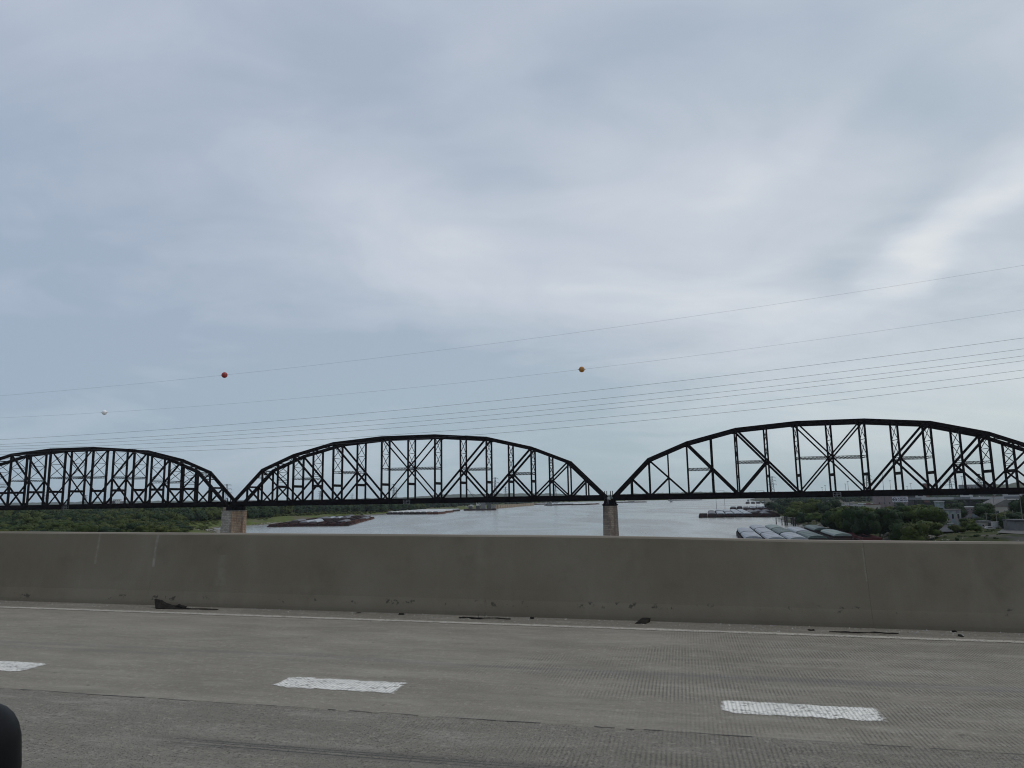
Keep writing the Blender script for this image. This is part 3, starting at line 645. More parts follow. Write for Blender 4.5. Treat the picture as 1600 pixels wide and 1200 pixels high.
# ------------------------------------------------------------------ the truss bridge
TH = R(12.288); SPAN = 203.6; GAP = 4.4; TW = 11.0
P1, P2, P3, P4 = 8.843, 9.243, 11.635, 13.815; P5 = SPAN / 2 - 2 * (P1 + P2 + P3 + P4)
pan = [P1, P1, P2, P2, P3, P3, P4, P4, P5]
S = [0.0]
for p in pan + pan[::-1]: S.append(S[-1] + p)
HH = {2: 17.7, 4: 25.16, 6: 30.9, 8: 33.1, 10: 33.1, 12: 30.9, 14: 25.16, 16: 17.7}
def htop(i):
    if i in HH: return HH[i]
    if i <= 1 or i >= 17: return 17.7 * (S[i] if i <= 1 else SPAN - S[i]) / S[2]
    a_, c_ = i - 1, i + 1; return HH[a_] + (HH[c_] - HH[a_]) * (S[i] - S[a_]) / (S[c_] - S[a_])
def build_span(loc, label):
    t = thing('truss_span', label, 'bridge span', loc, (0, .0021, -TH), 'black steel truss spans of the railway bridge')
    def P(name, m, mat='steel'): return m.put(name, M[mat], t)
    for y in (0, TW):
        L = lambda i: Vector((S[i], y, 0)); U = lambda i: Vector((S[i], y, htop(i)))
        for i in range(18): P('bottom_chord', MB().bar(L(i) + Vector((0, 0, .1)), L(i + 1) + Vector((0, 0, .1)), .75, 1.7), 'steel_rust')
        seq = [0, 2, 4, 6, 8, 10, 12, 14, 16, 18]
        for a_, c_ in zip(seq[:-1], seq[1:]):
            p, q = (L(a_) if a_ == 0 else U(a_)), (L(c_) if c_ == 18 else U(c_))
            d = (q - p).normalized() * .3
            nm = 'end_post' if a_ == 0 or c_ == 18 else 'top_chord'
            P(nm, MB().bar(p - d, q + d, 1.1, 1.7))
        for i in range(1, 18):
            w = 1.4 if i % 2 == 0 and 2 < i < 16 else 1.2
            P('vertical_post', MB().bar(L(i), U(i), .65, w, (0, 1, 0)))
        # main diagonals and the half-panel struts that meet them
        for k in (2, 4, 6):
            wd = {2: .75, 4: 1.05, 6: 1.0}[k]
            mid = (U(k) + L(k + 2)) / 2; P('diagonal', MB().bar(U(k), L(k + 2), .4, wd)); P('half_strut', MB().bar(L(k), mid, .4, wd * .95))
            j = 18 - k; mid = (U(j) + L(j - 2)) / 2
            P('diagonal', MB().bar(U(j), L(j - 2), .4, wd)); P('half_strut', MB().bar(L(j), mid, .4, wd * .95))
        P('half_strut', MB().bar(U(1), L(2), .45, .9)); P('half_strut', MB().bar(U(17), L(16), .45, .9))
        P('diagonal', MB().bar(U(8), L(10), .35, .68)); P('diagonal', MB().bar(U(10), L(8), .35, .68))
        # laced longitudinal struts at mid height
        def laced(p, q, hgt=.85, name='laced_strut'):
            m = MB(); n = max(4, int((q - p).length / .85)); up = Vector((0, 0, hgt / 2)); dd = (q - p) / n
            for yy in (-.2, .2):
                o = Vector((0, yy, 0)); m.bar(p + up + o, q + up + o, .16, .24); m.bar(p - up + o, q - up + o, .16, .24)
            for i in range(n):
                a_ = p + dd * i; m.bar(a_ + up * (1 if i % 2 else -1), a_ + dd - up * (1 if i % 2 else -1), .09, .15)
            return P(name, m)
        for k in (4, 6, 8):
            hm = htop(k) / 2; laced(Vector((S[k], y, hm)), Vector((S[k + 1], y, hm)))
            j = 18 - k; laced(Vector((S[j - 1], y, hm)), Vector((S[j], y, hm)))
        # gusset plates at the joints of the bottom chord
        for i in range(2, 17, 2):
            P('gusset_plate', MB().box(S[i] - .9, S[i] + .9, y - .42, y - .37, -.5, 1.3) if y == 0 else MB().box(S[i] - .9, S[i] + .9, y + .37, y + .42, -.5, 1.3))
            P('gusset_plate', MB().bar(U(i) - Vector((1.0, (.5 if y == 0 else -.5), .5)), U(i) - Vector((-1.0, (.5 if y == 0 else -.5), .5)), .05, 1.5))
    # cross frames between the two trusses
    A = .42
    for i in range(2, 17):
        h = htop(i); zs = 8.6 if i not in (2, 16) else 8.6; y0, y1 = A, TW - A; x = S[i]
        if i > 2 and i < 16: P('sway_strut', MB().bar((x, y0, zs), (x, y1, zs), .6, 1.35))
        m = MB()
        zt = h - .8; zb = zs + (3.4 if h > 20 else 1.6)
        if h > 20:
            zm = max(zb, h / 2 + .6)
            m.bar((x, y0, zm), (x, y1, zm), .25, .22); m.bar((x, y0, zm - .9), (x, y1, zm - .9), .25, .22)
            zz = (zt + zm) / 2
            m.bar((x, y0, zz), (x, y1, zz), .2, .25)
            for a_, c_ in ((zm, zz), (zz, zt)):
                m.bar((x, y0, a_), (x, y1, c_), .2, .28); m.bar((x, y0, c_), (x, y1, a_), .2, .28)
        elif i in (2, 16):
            for k in range(6):
                ya, yb = y0 + (y1 - y0) * k / 6, y0 + (y1 - y0) * (k + 1) / 6
                m.bar((x, ya, zt - 1.6 if k % 2 else zt), (x, yb, zt if k % 2 else zt - 1.6), .15, .2)
            m.bar((x, y0, zt - 1.6), (x, y1, zt - 1.6), .3, .3)
        else:
            m.bar((x, y0, zb), (x, y1, zt), .16, .22); m.bar((x, y0, zt), (x, y1, zb), .16, .22); m.bar((x, y0, zb), (x, y1, zb), .2, .25)
        P('sway_frame', m)
        P('top_strut', MB().bar((x, y0, h - .35), (x, y1, h - .35), .4, .6))
    for i in list(range(2, 16)):
        m = MB(); a_, c_ = Vector((S[i], 0, htop(i) - .1)), Vector((S[i + 1], 0, htop(i + 1) - .1)); w = Vector((0, TW, 0))
        m.bar(a_, c_ + w, .22, .2); m.bar(a_ + w, c_, .22, .24); P('top_lateral_brace', m)
    for s_ in (0, 1):                  # portals on the inclined end posts
        x1 = S[1] if s_ == 0 else S[17]
        P('portal_strut', MB().bar((x1, .4, htop(1) - .1), (x1, TW - .4, htop(1) - .1), .5, 1.0))
        m = MB(); xt = S[2] if s_ == 0 else S[16]; xm = S[1] + (S[2] - S[1]) * .55 if s_ == 0 else SPAN - (S[1] + (S[2] - S[1]) * .55)
        zm = 17.7 * (S[1] + (S[2] - S[1]) * .55) / S[2]
        m.bar((xm, .4, zm), (xt, TW - .4, 17.5), .2, .25); m.bar((xm, TW - .4, zm), (xt, .4, 17.5), .2, .25); m.bar((xm, .4, zm), (xm, TW - .4, zm), .3, .5)
        P('portal_brace', m)
    for i in range(19): P('floor_beam', MB().box(S[i] - .25, S[i] + .25, .36, TW - .36, -1.15, -.15), 'deck_steel')
    for y in (2.4, 4.6, 6.4, 8.6): P('stringer', MB().box(0, SPAN, y - .15, y + .15, -.14, .75), 'deck_steel')
    for y in (3.5, 7.5):
        P('track', MB().box(0, SPAN, y - 1.4, y + 1.4, .753, .95).box(0, SPAN, y - .78, y - .70, .955, 1.12).box(0, SPAN, y + .70, y + .78, .955, 1.12), 'deck_steel')
    P('walkway', MB().box(0, SPAN, -1.3, -.45, -.95, -.82).box(0, SPAN, -1.32, -1.28, -.82, -.1), 'deck_steel')
    P('fascia_girder', MB().box(.2, SPAN - .2, -.47, -.43, -1.7, -.78).box(.2, SPAN - .2, TW + .43, TW + .47, -1.15, .9), 'deck_steel')
    P('cable_duct', MB().box(0, SPAN, -.60, -.475, .62, .80), 'steel')
    m = MB()                          # maintenance cage hung below mid span
    for xx in (-1.6, 0, 1.6):
        for yy in (-2.6, -1.5): m.bar((S[9] + xx, yy, -1.6), (S[9] + xx, yy, .3), .12, .12)
    for z in (-1.6, -.6, .3):
        for yy in (-2.6, -1.5): m.bar((S[9] - 1.6, yy, z), (S[9] + 1.6, yy, z), .12, .12)
    m.bar((S[9] - 1.6, -2.6, -1.6), (S[9] + 1.6, -2.6, .3), .1, .1); m.box(S[9] - 1.6, S[9] + 1.6, -2.6, -1.5, -1.7, -1.62)
    P('maintenance_cage', m, 'grey_metal')
    for xx in (SPAN + .2, SPAN + 1.2, -1.4, -.4): P('joint_post', MB().bar((xx, .3, .2), (xx, .3, 3.0), .35, .35))
    return t
MIDX, MIDY = -55.0 , 384.9
ZB = CAMZ - .653
def span_loc(k):
    s = k * (SPAN + GAP) - SPAN / 2
    return (MIDX + math.cos(TH) * s, MIDY - math.sin(TH) * s, ZB + .0021 * s)
def copy_tree(o):
    n = o.copy(); col.objects.link(n)
    for ch in o.children:
        c = ch.copy(); col.objects.link(c); c.parent = n
        for g_ in ch.children:
            d = g_.copy(); col.objects.link(d); d.parent = c
    return n
# the grade is carried by a slight rotation about the span's own cross axis
sp0 = build_span(span_loc(0), 'middle arched black truss span between the two stone piers')
sp0.rotation_euler = (0, -.0021, -TH)
for k, lb in ((-1, 'left arched black truss span whose right foot rests on the tan and grey pier'),
              (1, 'nearest and tallest black truss span to the right of the weathered grey pier')):
    n = copy_tree(sp0); n.location = span_loc(k); n['label'] = lb

def pier(k, ztop, label, mats, wid, bat, cap=True):
    s = (k - .5) * (SPAN + GAP)
    c = Vector((MIDX + math.cos(TH) * s, MIDY - math.sin(TH) * s, 0))
    t = thing('bridge_pier', label, 'bridge pier', c, (0, 0, -TH))
    H = ztop; w0, w1 = wid / 2, wid / 2 + bat * H
    def ring(w, y0, y1, z, nose):
        return [(-w, y0, z), (-w, y1, z), (0, y1 + nose, z), (w, y1, z), (w, y0, z), (0, y0 - nose, z)]
    def body(y0, y1, nose, zlo, zhi, wl, wh, mt, name, dl):
        V = ring(wl, y0 - dl, y1 + dl, zlo, nose) + ring(wh, y0, y1, zhi, nose)
        return MB().add(V, [(i, i + 6, (i + 1) % 6 + 6, (i + 1) % 6) for i in range(6)] + [(0, 1, 2, 3, 4, 5), (11, 10, 9, 8, 7, 6)]).put(name, M[mt], t)
    return t, c, ring, body, w0, w1
t, c, ring, body, w0, w1 = pier(0, 22.9, 'square stone pier, grey blocks on its left and rust stained tan stone on its right', None, 5.6, .012)
PW = 22.9
m = MB(); V = []
for z, w, e in ((-3, 3.15, .3), (PW, 2.85, 0)):
    V += [(-w, -1.9 - e, z), (w - .2, -1.9 - e, z), (w - .2, -1.3, z), (-w, -1.3, z)]
m.add(V, [(3, 2, 1, 0), (4, 5, 6, 7), (0, 1, 5, 4), (1, 2, 6, 5), (2, 3, 7, 6), (3, 0, 4, 7)]).put('grey_stone_nose', M['pier_grey'], t)
m = MB(); V = []
for z, w, e in ((-3, 3.3, .3), (PW, 3.05, 0)):
    V += [(-w, -1.295, z), (w, -1.295, z), (w, 12.9 + e, z), (-w, 12.9 + e, z)]
m.add(V, [(3, 2, 1, 0), (4, 5, 6, 7), (0, 1, 5, 4), (1, 2, 6, 5), (2, 3, 7, 6), (3, 0, 4, 7)]).put('tan_stone_shaft', M['pier_tan'], t)
MB().box(-3.2, 3.2, -2.1, 13.1, PW + .003, PW + .45).put('cap_stone', M['pier_grey'], t)
for y in (0, TW):
    MB().box(-2.6, -.9, y - 1.4, y + 1.4, PW + .453, PW + 2.3).put('bearing_pedestal', M['pier_mid'] if y == 0 else M['deck_steel'], t)
    MB().box(-.6, 2.6, y - 1.2, y + 1.4, PW + .453, PW + 2.3).put('bearing_pedestal', M['deck_steel'], t)
    for x in (-1.5, 1.5): MB().prism([(x - 1.1, PW + 2.305), (x + 1.1, PW + 2.305), (x + .4, ZB - .8), (x - .4, ZB - .8)], y - .6, y + .6, 'y').put('bearing_shoe', M['steel'], t)
MB().box(-2.6, 2.6, 2.0, 9.2, PW + .46, ZB - 1.6).put('cross_diaphragm', M['deck_steel'], t)
# relief ring of weathered bolt holes high on the tan stone
for q in range(20):
    a_ = q * 2 * math.pi / 10; rr_ = 1.9 if q < 10 else 1.1
    yy, zz = 7.6 + rr_ * 1.35 * math.cos(a_), 18.6 + rr_ * math.sin(a_)
    MB().box(3.10, 3.25, yy - .22, yy + .22, zz - .2, zz + .2).put('anchor_plate', M['pier_grey'], t)

t, c, ring, body, w0, w1 = pier(1, 24.0, 'tall tapered weathered stone pier standing in the open river at the picture centre', None, 6.0, .03)
PW = 24.0 - .65
body(.0, 11.5, 2.6, -3, PW, 3.05 + .55, 3.05, 'pier_mid', 'shaft', .6)
V = ring(3.05, 0, 11.5, PW + .003, 2.6) + ring(3.55, -.2, 11.7, PW + .35, 2.9) + ring(3.55, -.2, 11.7, PW + .75, 2.9)
fs = [(i, i + 6, (i + 1) % 6 + 6, (i + 1) % 6) for i in range(6)] + [(6 + i, 12 + i, 12 + (i + 1) % 6, 6 + (i + 1) % 6) for i in range(6)] + [(0, 1, 2, 3, 4, 5), (17, 16, 15, 14, 13, 12)]
MB().add(V, fs).put('cap_stone', M['steel_rust'], t)
for y in (0, TW):
    MB().prism([(-2.9, PW + .755), (2.9, PW + .755), (2.3, PW + 2.1), (-2.3, PW + 2.1)], y - 1.4, y + 1.4, 'y').put('bearing_pedestal', M['deck_steel'], t)
    for x in (-1.5, 1.5): MB().prism([(x - 1.1, PW + 2.105), (x + 1.1, PW + 2.105), (x + .4, ZB - .6), (x - .4, ZB - .6)], y - .6, y + .6, 'y').put('bearing_shoe', M['steel'], t)
MB().box(-1.6, 1.6, 2.4, 8.6, PW + .755, ZB - 1.3).put('cross_diaphragm', M['deck_steel'], t)
m = MB()
for x in (-.35, .35): m.bar((x - .9, -1.8, PW - .6), (x, -1.75, ZB + .6), .09, .09)
for q in range(9): m.bar((-.75 + q * .06 - .35, -1.8, PW - .2 + q * .55), (-.75 + q * .06 + .45, -1.78, PW - .2 + q * .55), .07, .07)
m.put('access_ladder', M['grey_metal'], t)
MB().box(-.5, .6, -1.9, -1.82, ZB - .9, ZB + .3).put('marker_board', M['light_metal'], t)
for k, ZT in ((-1, 22.5), (2, 24.4)):      # outer piers of the two side spans, outside the frame
    t, c, ring, body, w0, w1 = pier(k, ZT, 'outer stone pier beneath the far %s end of the truss bridge' % ('left' if k < 0 else 'right'), None, 6, .03)
    body(.0, 11.5, 2.6, -3, ZT, 3.6, 3.05, 'pier_mid', 'shaft', .6)
    for y in (0, TW): MB().box(-2.8, 2.8, y - 1, y + 1, ZT + .003, ZB - .9 + .0021 * (k - .5) * 208).put('bearing_pedestal', M['deck_steel'], t)

# ------------------------------------------------------------------ power lines and marker balls
def wire_pt(px, py, off):
    d = fwd + (px - 800) / F_PX * rgt - (py - 600) / F_PX * upv
    # vertical plane of the line: Y = 112 + off - .21 X
    tt = (112 + off) / (d.y + .21 * d.x); return Vector((d.x * tt, d.y * tt, CAMZ + d.z * tt))
WIRES = [((0, 618.5), (800, 533), (1600, 414.5), 0, .010, 'thin upper shield wire carrying the red marker ball, highest in the sky'),
         ((0, 653), (800, 589.5), (1600, 484), 3, .010, 'thin second shield wire carrying the white and the orange marker balls'),
         ((0, 687), (800, 623.5), (1600, 528), 6, .020, 'thick power line just below the two shield wires, topmost of the lower six'),
         ((0, 694.5), (800, 637), (1600, 545), 0, .020, 'power line second from the top of the lower six'),
         ((0, 698), (800, 645.5), (1600, 556), 6, .020, 'power line third from the top of the lower six'),
         ((0, 702), (800, 653), (1600, 563.5), 0, .020, 'power line fourth from the top of the lower six'),
         ((0, 706), (800, 665), (1600, 578), 6, .020, 'power line second from the bottom of the lower six'),
         ((0, 710), (800, 675), (1600, 590), 0, .020, 'lowest power line, crossing just above the tops of the truss spans')]
WF = []
for a_, b_, c_, off, rad, lb in WIRES:
    pts = [wire_pt(*q, off) for q in (a_, b_, c_)]
    xs = np.array([p.x for p in pts]); zs = np.array([p.z for p in pts]); cf = np.polyfit(xs, zs, 2); WF.append((cf, off))
    P_ = []
    for x in np.linspace(-150, 170, 90):
        P_.append((x, 112 + off - .21 * x, float(np.polyval(cf, x))))
    o = MB().tube(P_, rad, 5).put('power_line', M['wire'], None)
    tag(o, lb, 'power line', 'power lines strung across the river')
def ball(px, py, wi, rad, c1, lb):
    off = WF[wi][1]; p = wire_pt(px, py, off)
    x = p.x; p = Vector((x, 112 + off - .21 * x, float(np.polyval(WF[wi][0], x))))
    m, t_, b_ = mat_base('marker_ball_paint'); n = noise(t_, 3, 4, .6)
    t_.links.new(mixc(t_, ramp(t_, n, [(.35, 0.0), (.7, 1.0)]), c1 + (1,), tuple(v * (.55 if c1[2] < .5 else .92) for v in c1) + (1,)), b_.inputs['Base Color']); b_.inputs['Roughness'].default_value = .5
    root = thing('marker_ball', lb, 'marker ball', p)
    for s_, nm in ((1, 'ball_half'), (-1, 'ball_half')):
        V = []; Fc = []; nr = 8; ns = 24
        for i in range(nr + 1):
            ph = math.pi / 2 * i / nr
            V += [(rad * math.cos(ph) * math.cos(6.2832 * k / ns), rad * math.cos(ph) * math.sin(6.2832 * k / ns), s_ * (.004 + rad * math.sin(ph))) for k in range(ns)]
        Fc = [(i * ns + k, i * ns + (k + 1) % ns, (i + 1) * ns + (k + 1) % ns, (i + 1) * ns + k) for i in range(nr) for k in range(ns)]
        Fc.append(tuple(range(ns - 1, -1, -1)))
        MB().add(V, Fc).put(nm, m, root, smooth=True)
    MB().tube([(rad * 1.03 * math.cos(6.2832 * k / 24), rad * 1.03 * math.sin(6.2832 * k / 24), 0) for k in range(25)], .008, 5).put('flange', M['grey_metal'], root)
    MB().bar((-rad - .16, .21 * (rad + .16), 0), (-rad + .02, .21 * (rad - .02), 0), .06, .06).bar((rad - .02, -.21 * (rad - .02), 0), (rad + .16, -.21 * (rad + .16), 0), .06, .06).put('clamp', M['grey_metal'], root)
ball(350.7, 588, 0, .49, (.42, .035, .025), 'red marker ball hanging on the upper shield wire')
ball(909, 577.5, 1, .45, (.52, .22, .03), 'orange marker ball on the second shield wire right of centre')
ball(163, 646, 1, .43, (.92, .93, .94), 'small white marker ball at the left end of the second shield wire')

# ------------------------------------------------------------------ foliage
def crown_geo(seed, lobes, leaves, rx, rz_, lsize, core=2):
    r = np.random.RandomState(seed); V = []; Fc = []; nv = 0
    C = [(0, 0, rz_ * .55, rx * .72)]
    for i in range(lobes - 1):
        a_ = r.uniform(0, 6.28); k = r.uniform(.35, .72); zz = rz_ * r.uniform(-.05, 1.25)
        kk = k * (1 - .55 * max(0, zz / rz_ - .6))
        C.append((rx * kk * math.cos(a_), rx * kk * math.sin(a_), zz * .8 + rz_ * .12, rx * r.uniform(.28, .5)))
    import bmesh
    bm = bmesh.new(); bmesh.ops.create_icosphere(bm, subdivisions=core, radius=1)
    iv = np.array([v.co[:] for v in bm.verts]); itf = np.array([[v.index for v in f.verts] for f in bm.faces]); bm.free()
    Vs, Fs = [], []
    for (x, y, z, q) in C:
        nrm = 1 + .12 * r.randn(len(iv), 1)
        v = iv * q * .86 * nrm * np.array([1, 1, .8]) + np.array([x, y, z]); Vs.append(v); Fs.append(itf + nv); nv += len(v)
    w = np.array([c[3] ** 2 for c in C]); w /= w.sum()
    ids = r.choice(len(C), leaves, p=w); Ca = np.array(C)[ids]
    d = r.randn(leaves, 3); d[:, 2] = np.abs(d[:, 2]) * .9 - .25; d /= np.linalg.norm(d, axis=1)[:, None]
    pos = Ca[:, :3] + d * (Ca[:, 3] * r.uniform(.82, 1.08, leaves))[:, None] * np.array([1, 1, .8])
    nn = d + .33 * r.randn(leaves, 3); nn /= np.linalg.norm(nn, axis=1)[:, None]
    a_ = np.cross(nn, r.randn(leaves, 3)); a_ /= np.linalg.norm(a_, axis=1)[:, None]; b_ = np.cross(nn, a_)
    s_ = (lsize * r.uniform(.6, 1.4, leaves))[:, None]
    T = np.stack([pos - a_ * s_ - b_ * s_ * .5, pos + a_ * s_ * .9 - b_ * s_ * .6, pos + b_ * s_ * .95], 1).reshape(-1, 3)
    Vs.append(T); Fs.append(np.arange(leaves * 3).reshape(-1, 3) + nv)
    V = np.concatenate(Vs); V[:, 2] -= V[:, 2].min()
    return V, np.concatenate(Fs)
def trunk_geo(h, r0):
    m = MB(); m.tube([(0, 0, -.5), (.1, 0, h * .5), (0, .15, h)], [r0, r0 * .75, r0 * .5], 7)
    for a_ in (0.4, 2.3, 4.2): m.tube([(0, 0, h * .6), (math.cos(a_) * h * .3, math.sin(a_) * h * .3, h * 1.1)], [r0 * .5, r0 * .2], 5)
    return m
# unit crowns: about 2 wide by about 1.8 high, scaled per tree (a crown's child trunk has its own mesh)
CR = {}
for mk in 'ABCD':
    for v in range(4):
        V, Fc = crown_geo(10 * v + ord(mk), 9 + 2 * v, 1500, 1.0, .85, .062)
        CR[mk + str(v)] = np_mesh('crown', V, Fc, M['leaf' + mk])
        CR[mk + str(v) + 'z'] = float(V[:, 2].max())
TRK = trunk_geo(1.0, .09).mesh('trunk', M['trunk'])
rt = random.Random(77)
def tree(x, y, h, w, kind, label, cat='tree', group=None, name='broadleaf_tree', stem=.22, z=None):
    z = gz(x, y) if z is None else z
    key = kind + str(rt.randrange(4)); zh = CR[key + 'z']
    t_ = thing(name, label, cat, (x, y, z), (0, 0, rt.uniform(0, 6.28)), group)
    ch = h * (1 - stem)
    put('crown', CR[key], t_, (0, 0, h * stem), (0, 0, 0), (w / 2, w / 2 * rt.uniform(.85, 1.1), ch / zh))
    if stem > .04: put('trunk', TRK, t_, (0, 0, 0), (0, 0, 0), (h * .35, h * .35, h * stem + ch * .25))
    return t_
# ---- left bank: thicket. the nearest 240 are trees of their own, the rest one wood
cand = []
rl = random.Random(12)
y = 470.0
while y < 1750:
    step = 12.5 + (y - 470) * .010
    xl = -.76 * y
    x = float(bank_x(LB, y)) - 14
    while x > xl:
        jx, jy = x + rl.uniform(-3, 3), y + rl.uniform(-4, 4)
        px = 800 + F_PX * jx / jy
        d_in = float(bank_x(LB, jy)) - jx
        meadow = (px > 295 and jy < 1010 and d_in < 85) or (px > 340 and jy < 1500 and d_in < 60)
        near_meadow = px > 300 and 640 < jy < 900
        if not meadow and not near_meadow and d_in > 8:
            cand.append((jx, jy, px, d_in))
        x -= step * rl.uniform(.8, 1.2)
    y += step
def left_size(x, y, px):
    # low scrub in front, taller wood behind and to the right
    base = 6.0 + 2.5 * math.sin(x * .031) * math.sin(y * .023)
    if y > 850: base += 3.5
    if y > 1000: base += 3.5
    if 60 < px < 110 and 640 < y < 800: base += 5
    if px > 220 and y > 820: base += 4
    return max(3.2, base * rl.uniform(.75, 1.25))
cand.sort(key=lambda c: c[1])
sel = [c for c in cand if c[2] > -40]
ind, rest = sel[:250], sel[250:]
for x, y, px, d_in in ind:
    h = left_size(x, y, px); kk = rl.choices('ABCD', (5, 3, 2, 1) if y < 760 else (3, 4, .5, 3))[0]
    nm = 'shrub' if h < 7.5 else 'broadleaf_tree'
    tree(x, y, h * 1.15, max(h * 1.5, 12) * rl.uniform(.85, 1.35), kk, 'rounded green shrub or low tree packed in the thicket on the left river bank', 'shrub' if h < 7.5 else 'tree',
         'shrubs and trees of the left bank thicket', nm, .05 if h < 7.5 else .2)
# bounded low-poly crowns for the woods that read as one mass
LOW = {}
for v in range(5):
    V, Fc = crown_geo(200 + v, 6, 260, 1.0, .85, .11, 1); LOW[v] = (V, Fc, V[:, 2].max())
def wood(name, places, mat, label):
    Vs, Fs, nv = [], [], 0
    for x, y, z, h, w in places:
        V, Fc, zh = LOW[rl.randrange(5)]; a_ = rl.uniform(0, 6.28); c_, s_ = math.cos(a_), math.sin(a_)
        W_ = np.stack([(V[:, 0] * c_ - V[:, 1] * s_) * w / 2 + x, (V[:, 0] * s_ + V[:, 1] * c_) * w / 2 + y, V[:, 2] * h / zh + z], 1)
        Vs.append(W_); Fs.append(Fc + nv); nv += len(W_)
    o = put(name, np_mesh(name, np.concatenate(Vs), np.concatenate(Fs), mat)); stuff(tag(o, label, 'woodland')); return o
pl = {0: [], 1: [], 2: []}
for x, y, px, d_in in rest:
    h = left_size(x, y, px) + 1.5; g_ = 0 if rl.random() < .45 else (1 if rl.random() < .7 else 2)
    pl[g_].append((x, y, gz(x, y), h, max(h * 1.3, 10)))
wood('woodland', pl[0], M['leafA'], 'mid green woodland filling the flat left bank behind the near thicket')
wood('woodland', pl[1], M['leafB'], 'dark green woodland filling the flat left bank behind the near thicket')
wood('woodland', pl[2], M['leafD'], 'blue green woodland filling the flat left bank behind the near thicket')
# treeline along the left shore upstream of the fleet and far banks
pl = []; pl2 = []
def row(px0, px1, Yf, n, h0, h1, dep, dst, w=1.25):
    for i in range(n):
        px = px0 + (px1 - px0) * (i + rl.uniform(-.4, .4)) / n; Y = Yf(px) + rl.uniform(0, dep)
        p = far_at(px, Y); h = rl.uniform(h0, h1); dst.append((p.x, p.y, gz(p.x, p.y) if p.y < 4700 else 4.4, h, max(h * w, 8)))
row(385, 600, lambda q: 1080 + (q - 385) * 2.0, 150, 12, 18, 160, pl)
row(385, 720, lambda q: 1350 + (q - 385) * 1.8, 260, 13, 19, 500, pl)
row(385, 590, lambda q: 1020 + (q - 385) * 2.1, 60, 3, 6, 30, pl2, 1.6)
row(590, 740, lambda q: 1650 + (q - 590) * 5.0, 130, 11, 17, 250, pl)
row(735, 830, lambda q: 2450 + (q - 740) * 6, 90, 12, 17, 400, pl)
row(830, 950, lambda q: 3500 + (q - 830) * 8, 110, 12, 20, 500, pl)
row(930, 1110, lambda q: 4850 + (q - 930) * 3, 150, 18, 30, 900, pl)
row(-30, 350, lambda q: 1800, 260, 13, 20, 900, pl)
row(60, 640, lambda q: 2800, 300, 14, 22, 1500, pl)
wood('woodland', pl, M['leafD'], 'dark treeline standing along the far left shore and the horizon')
wood('woodland', pl2, M['leafC'], 'yellow green brush along the meadow edge of the left shore')
# meadow tufts and brush on the open flat around the tan pier
pl = []
for i in range(260):
    px = rl.uniform(292, 420); Y = rl.uniform(660, 1000) if px < 345 else rl.uniform(950, 1150)
    p = far_at(px, Y); d_in = float(bank_x(LB, Y)) - p.x
    if d_in > 10: pl.append((p.x, p.y, gz(p.x, p.y) - .3, rl.uniform(.8, 2.2), rl.uniform(3, 7)))
wood('meadow_brush', pl, M['leafC'], 'low yellow green weeds on the open flat beside the tan pier')
tree(*far_at(323, 742).xy, 5.2, 8, 'C', 'lone reddish green bush on the open flat left of the tan pier', 'bush', None, 'bush', .03)

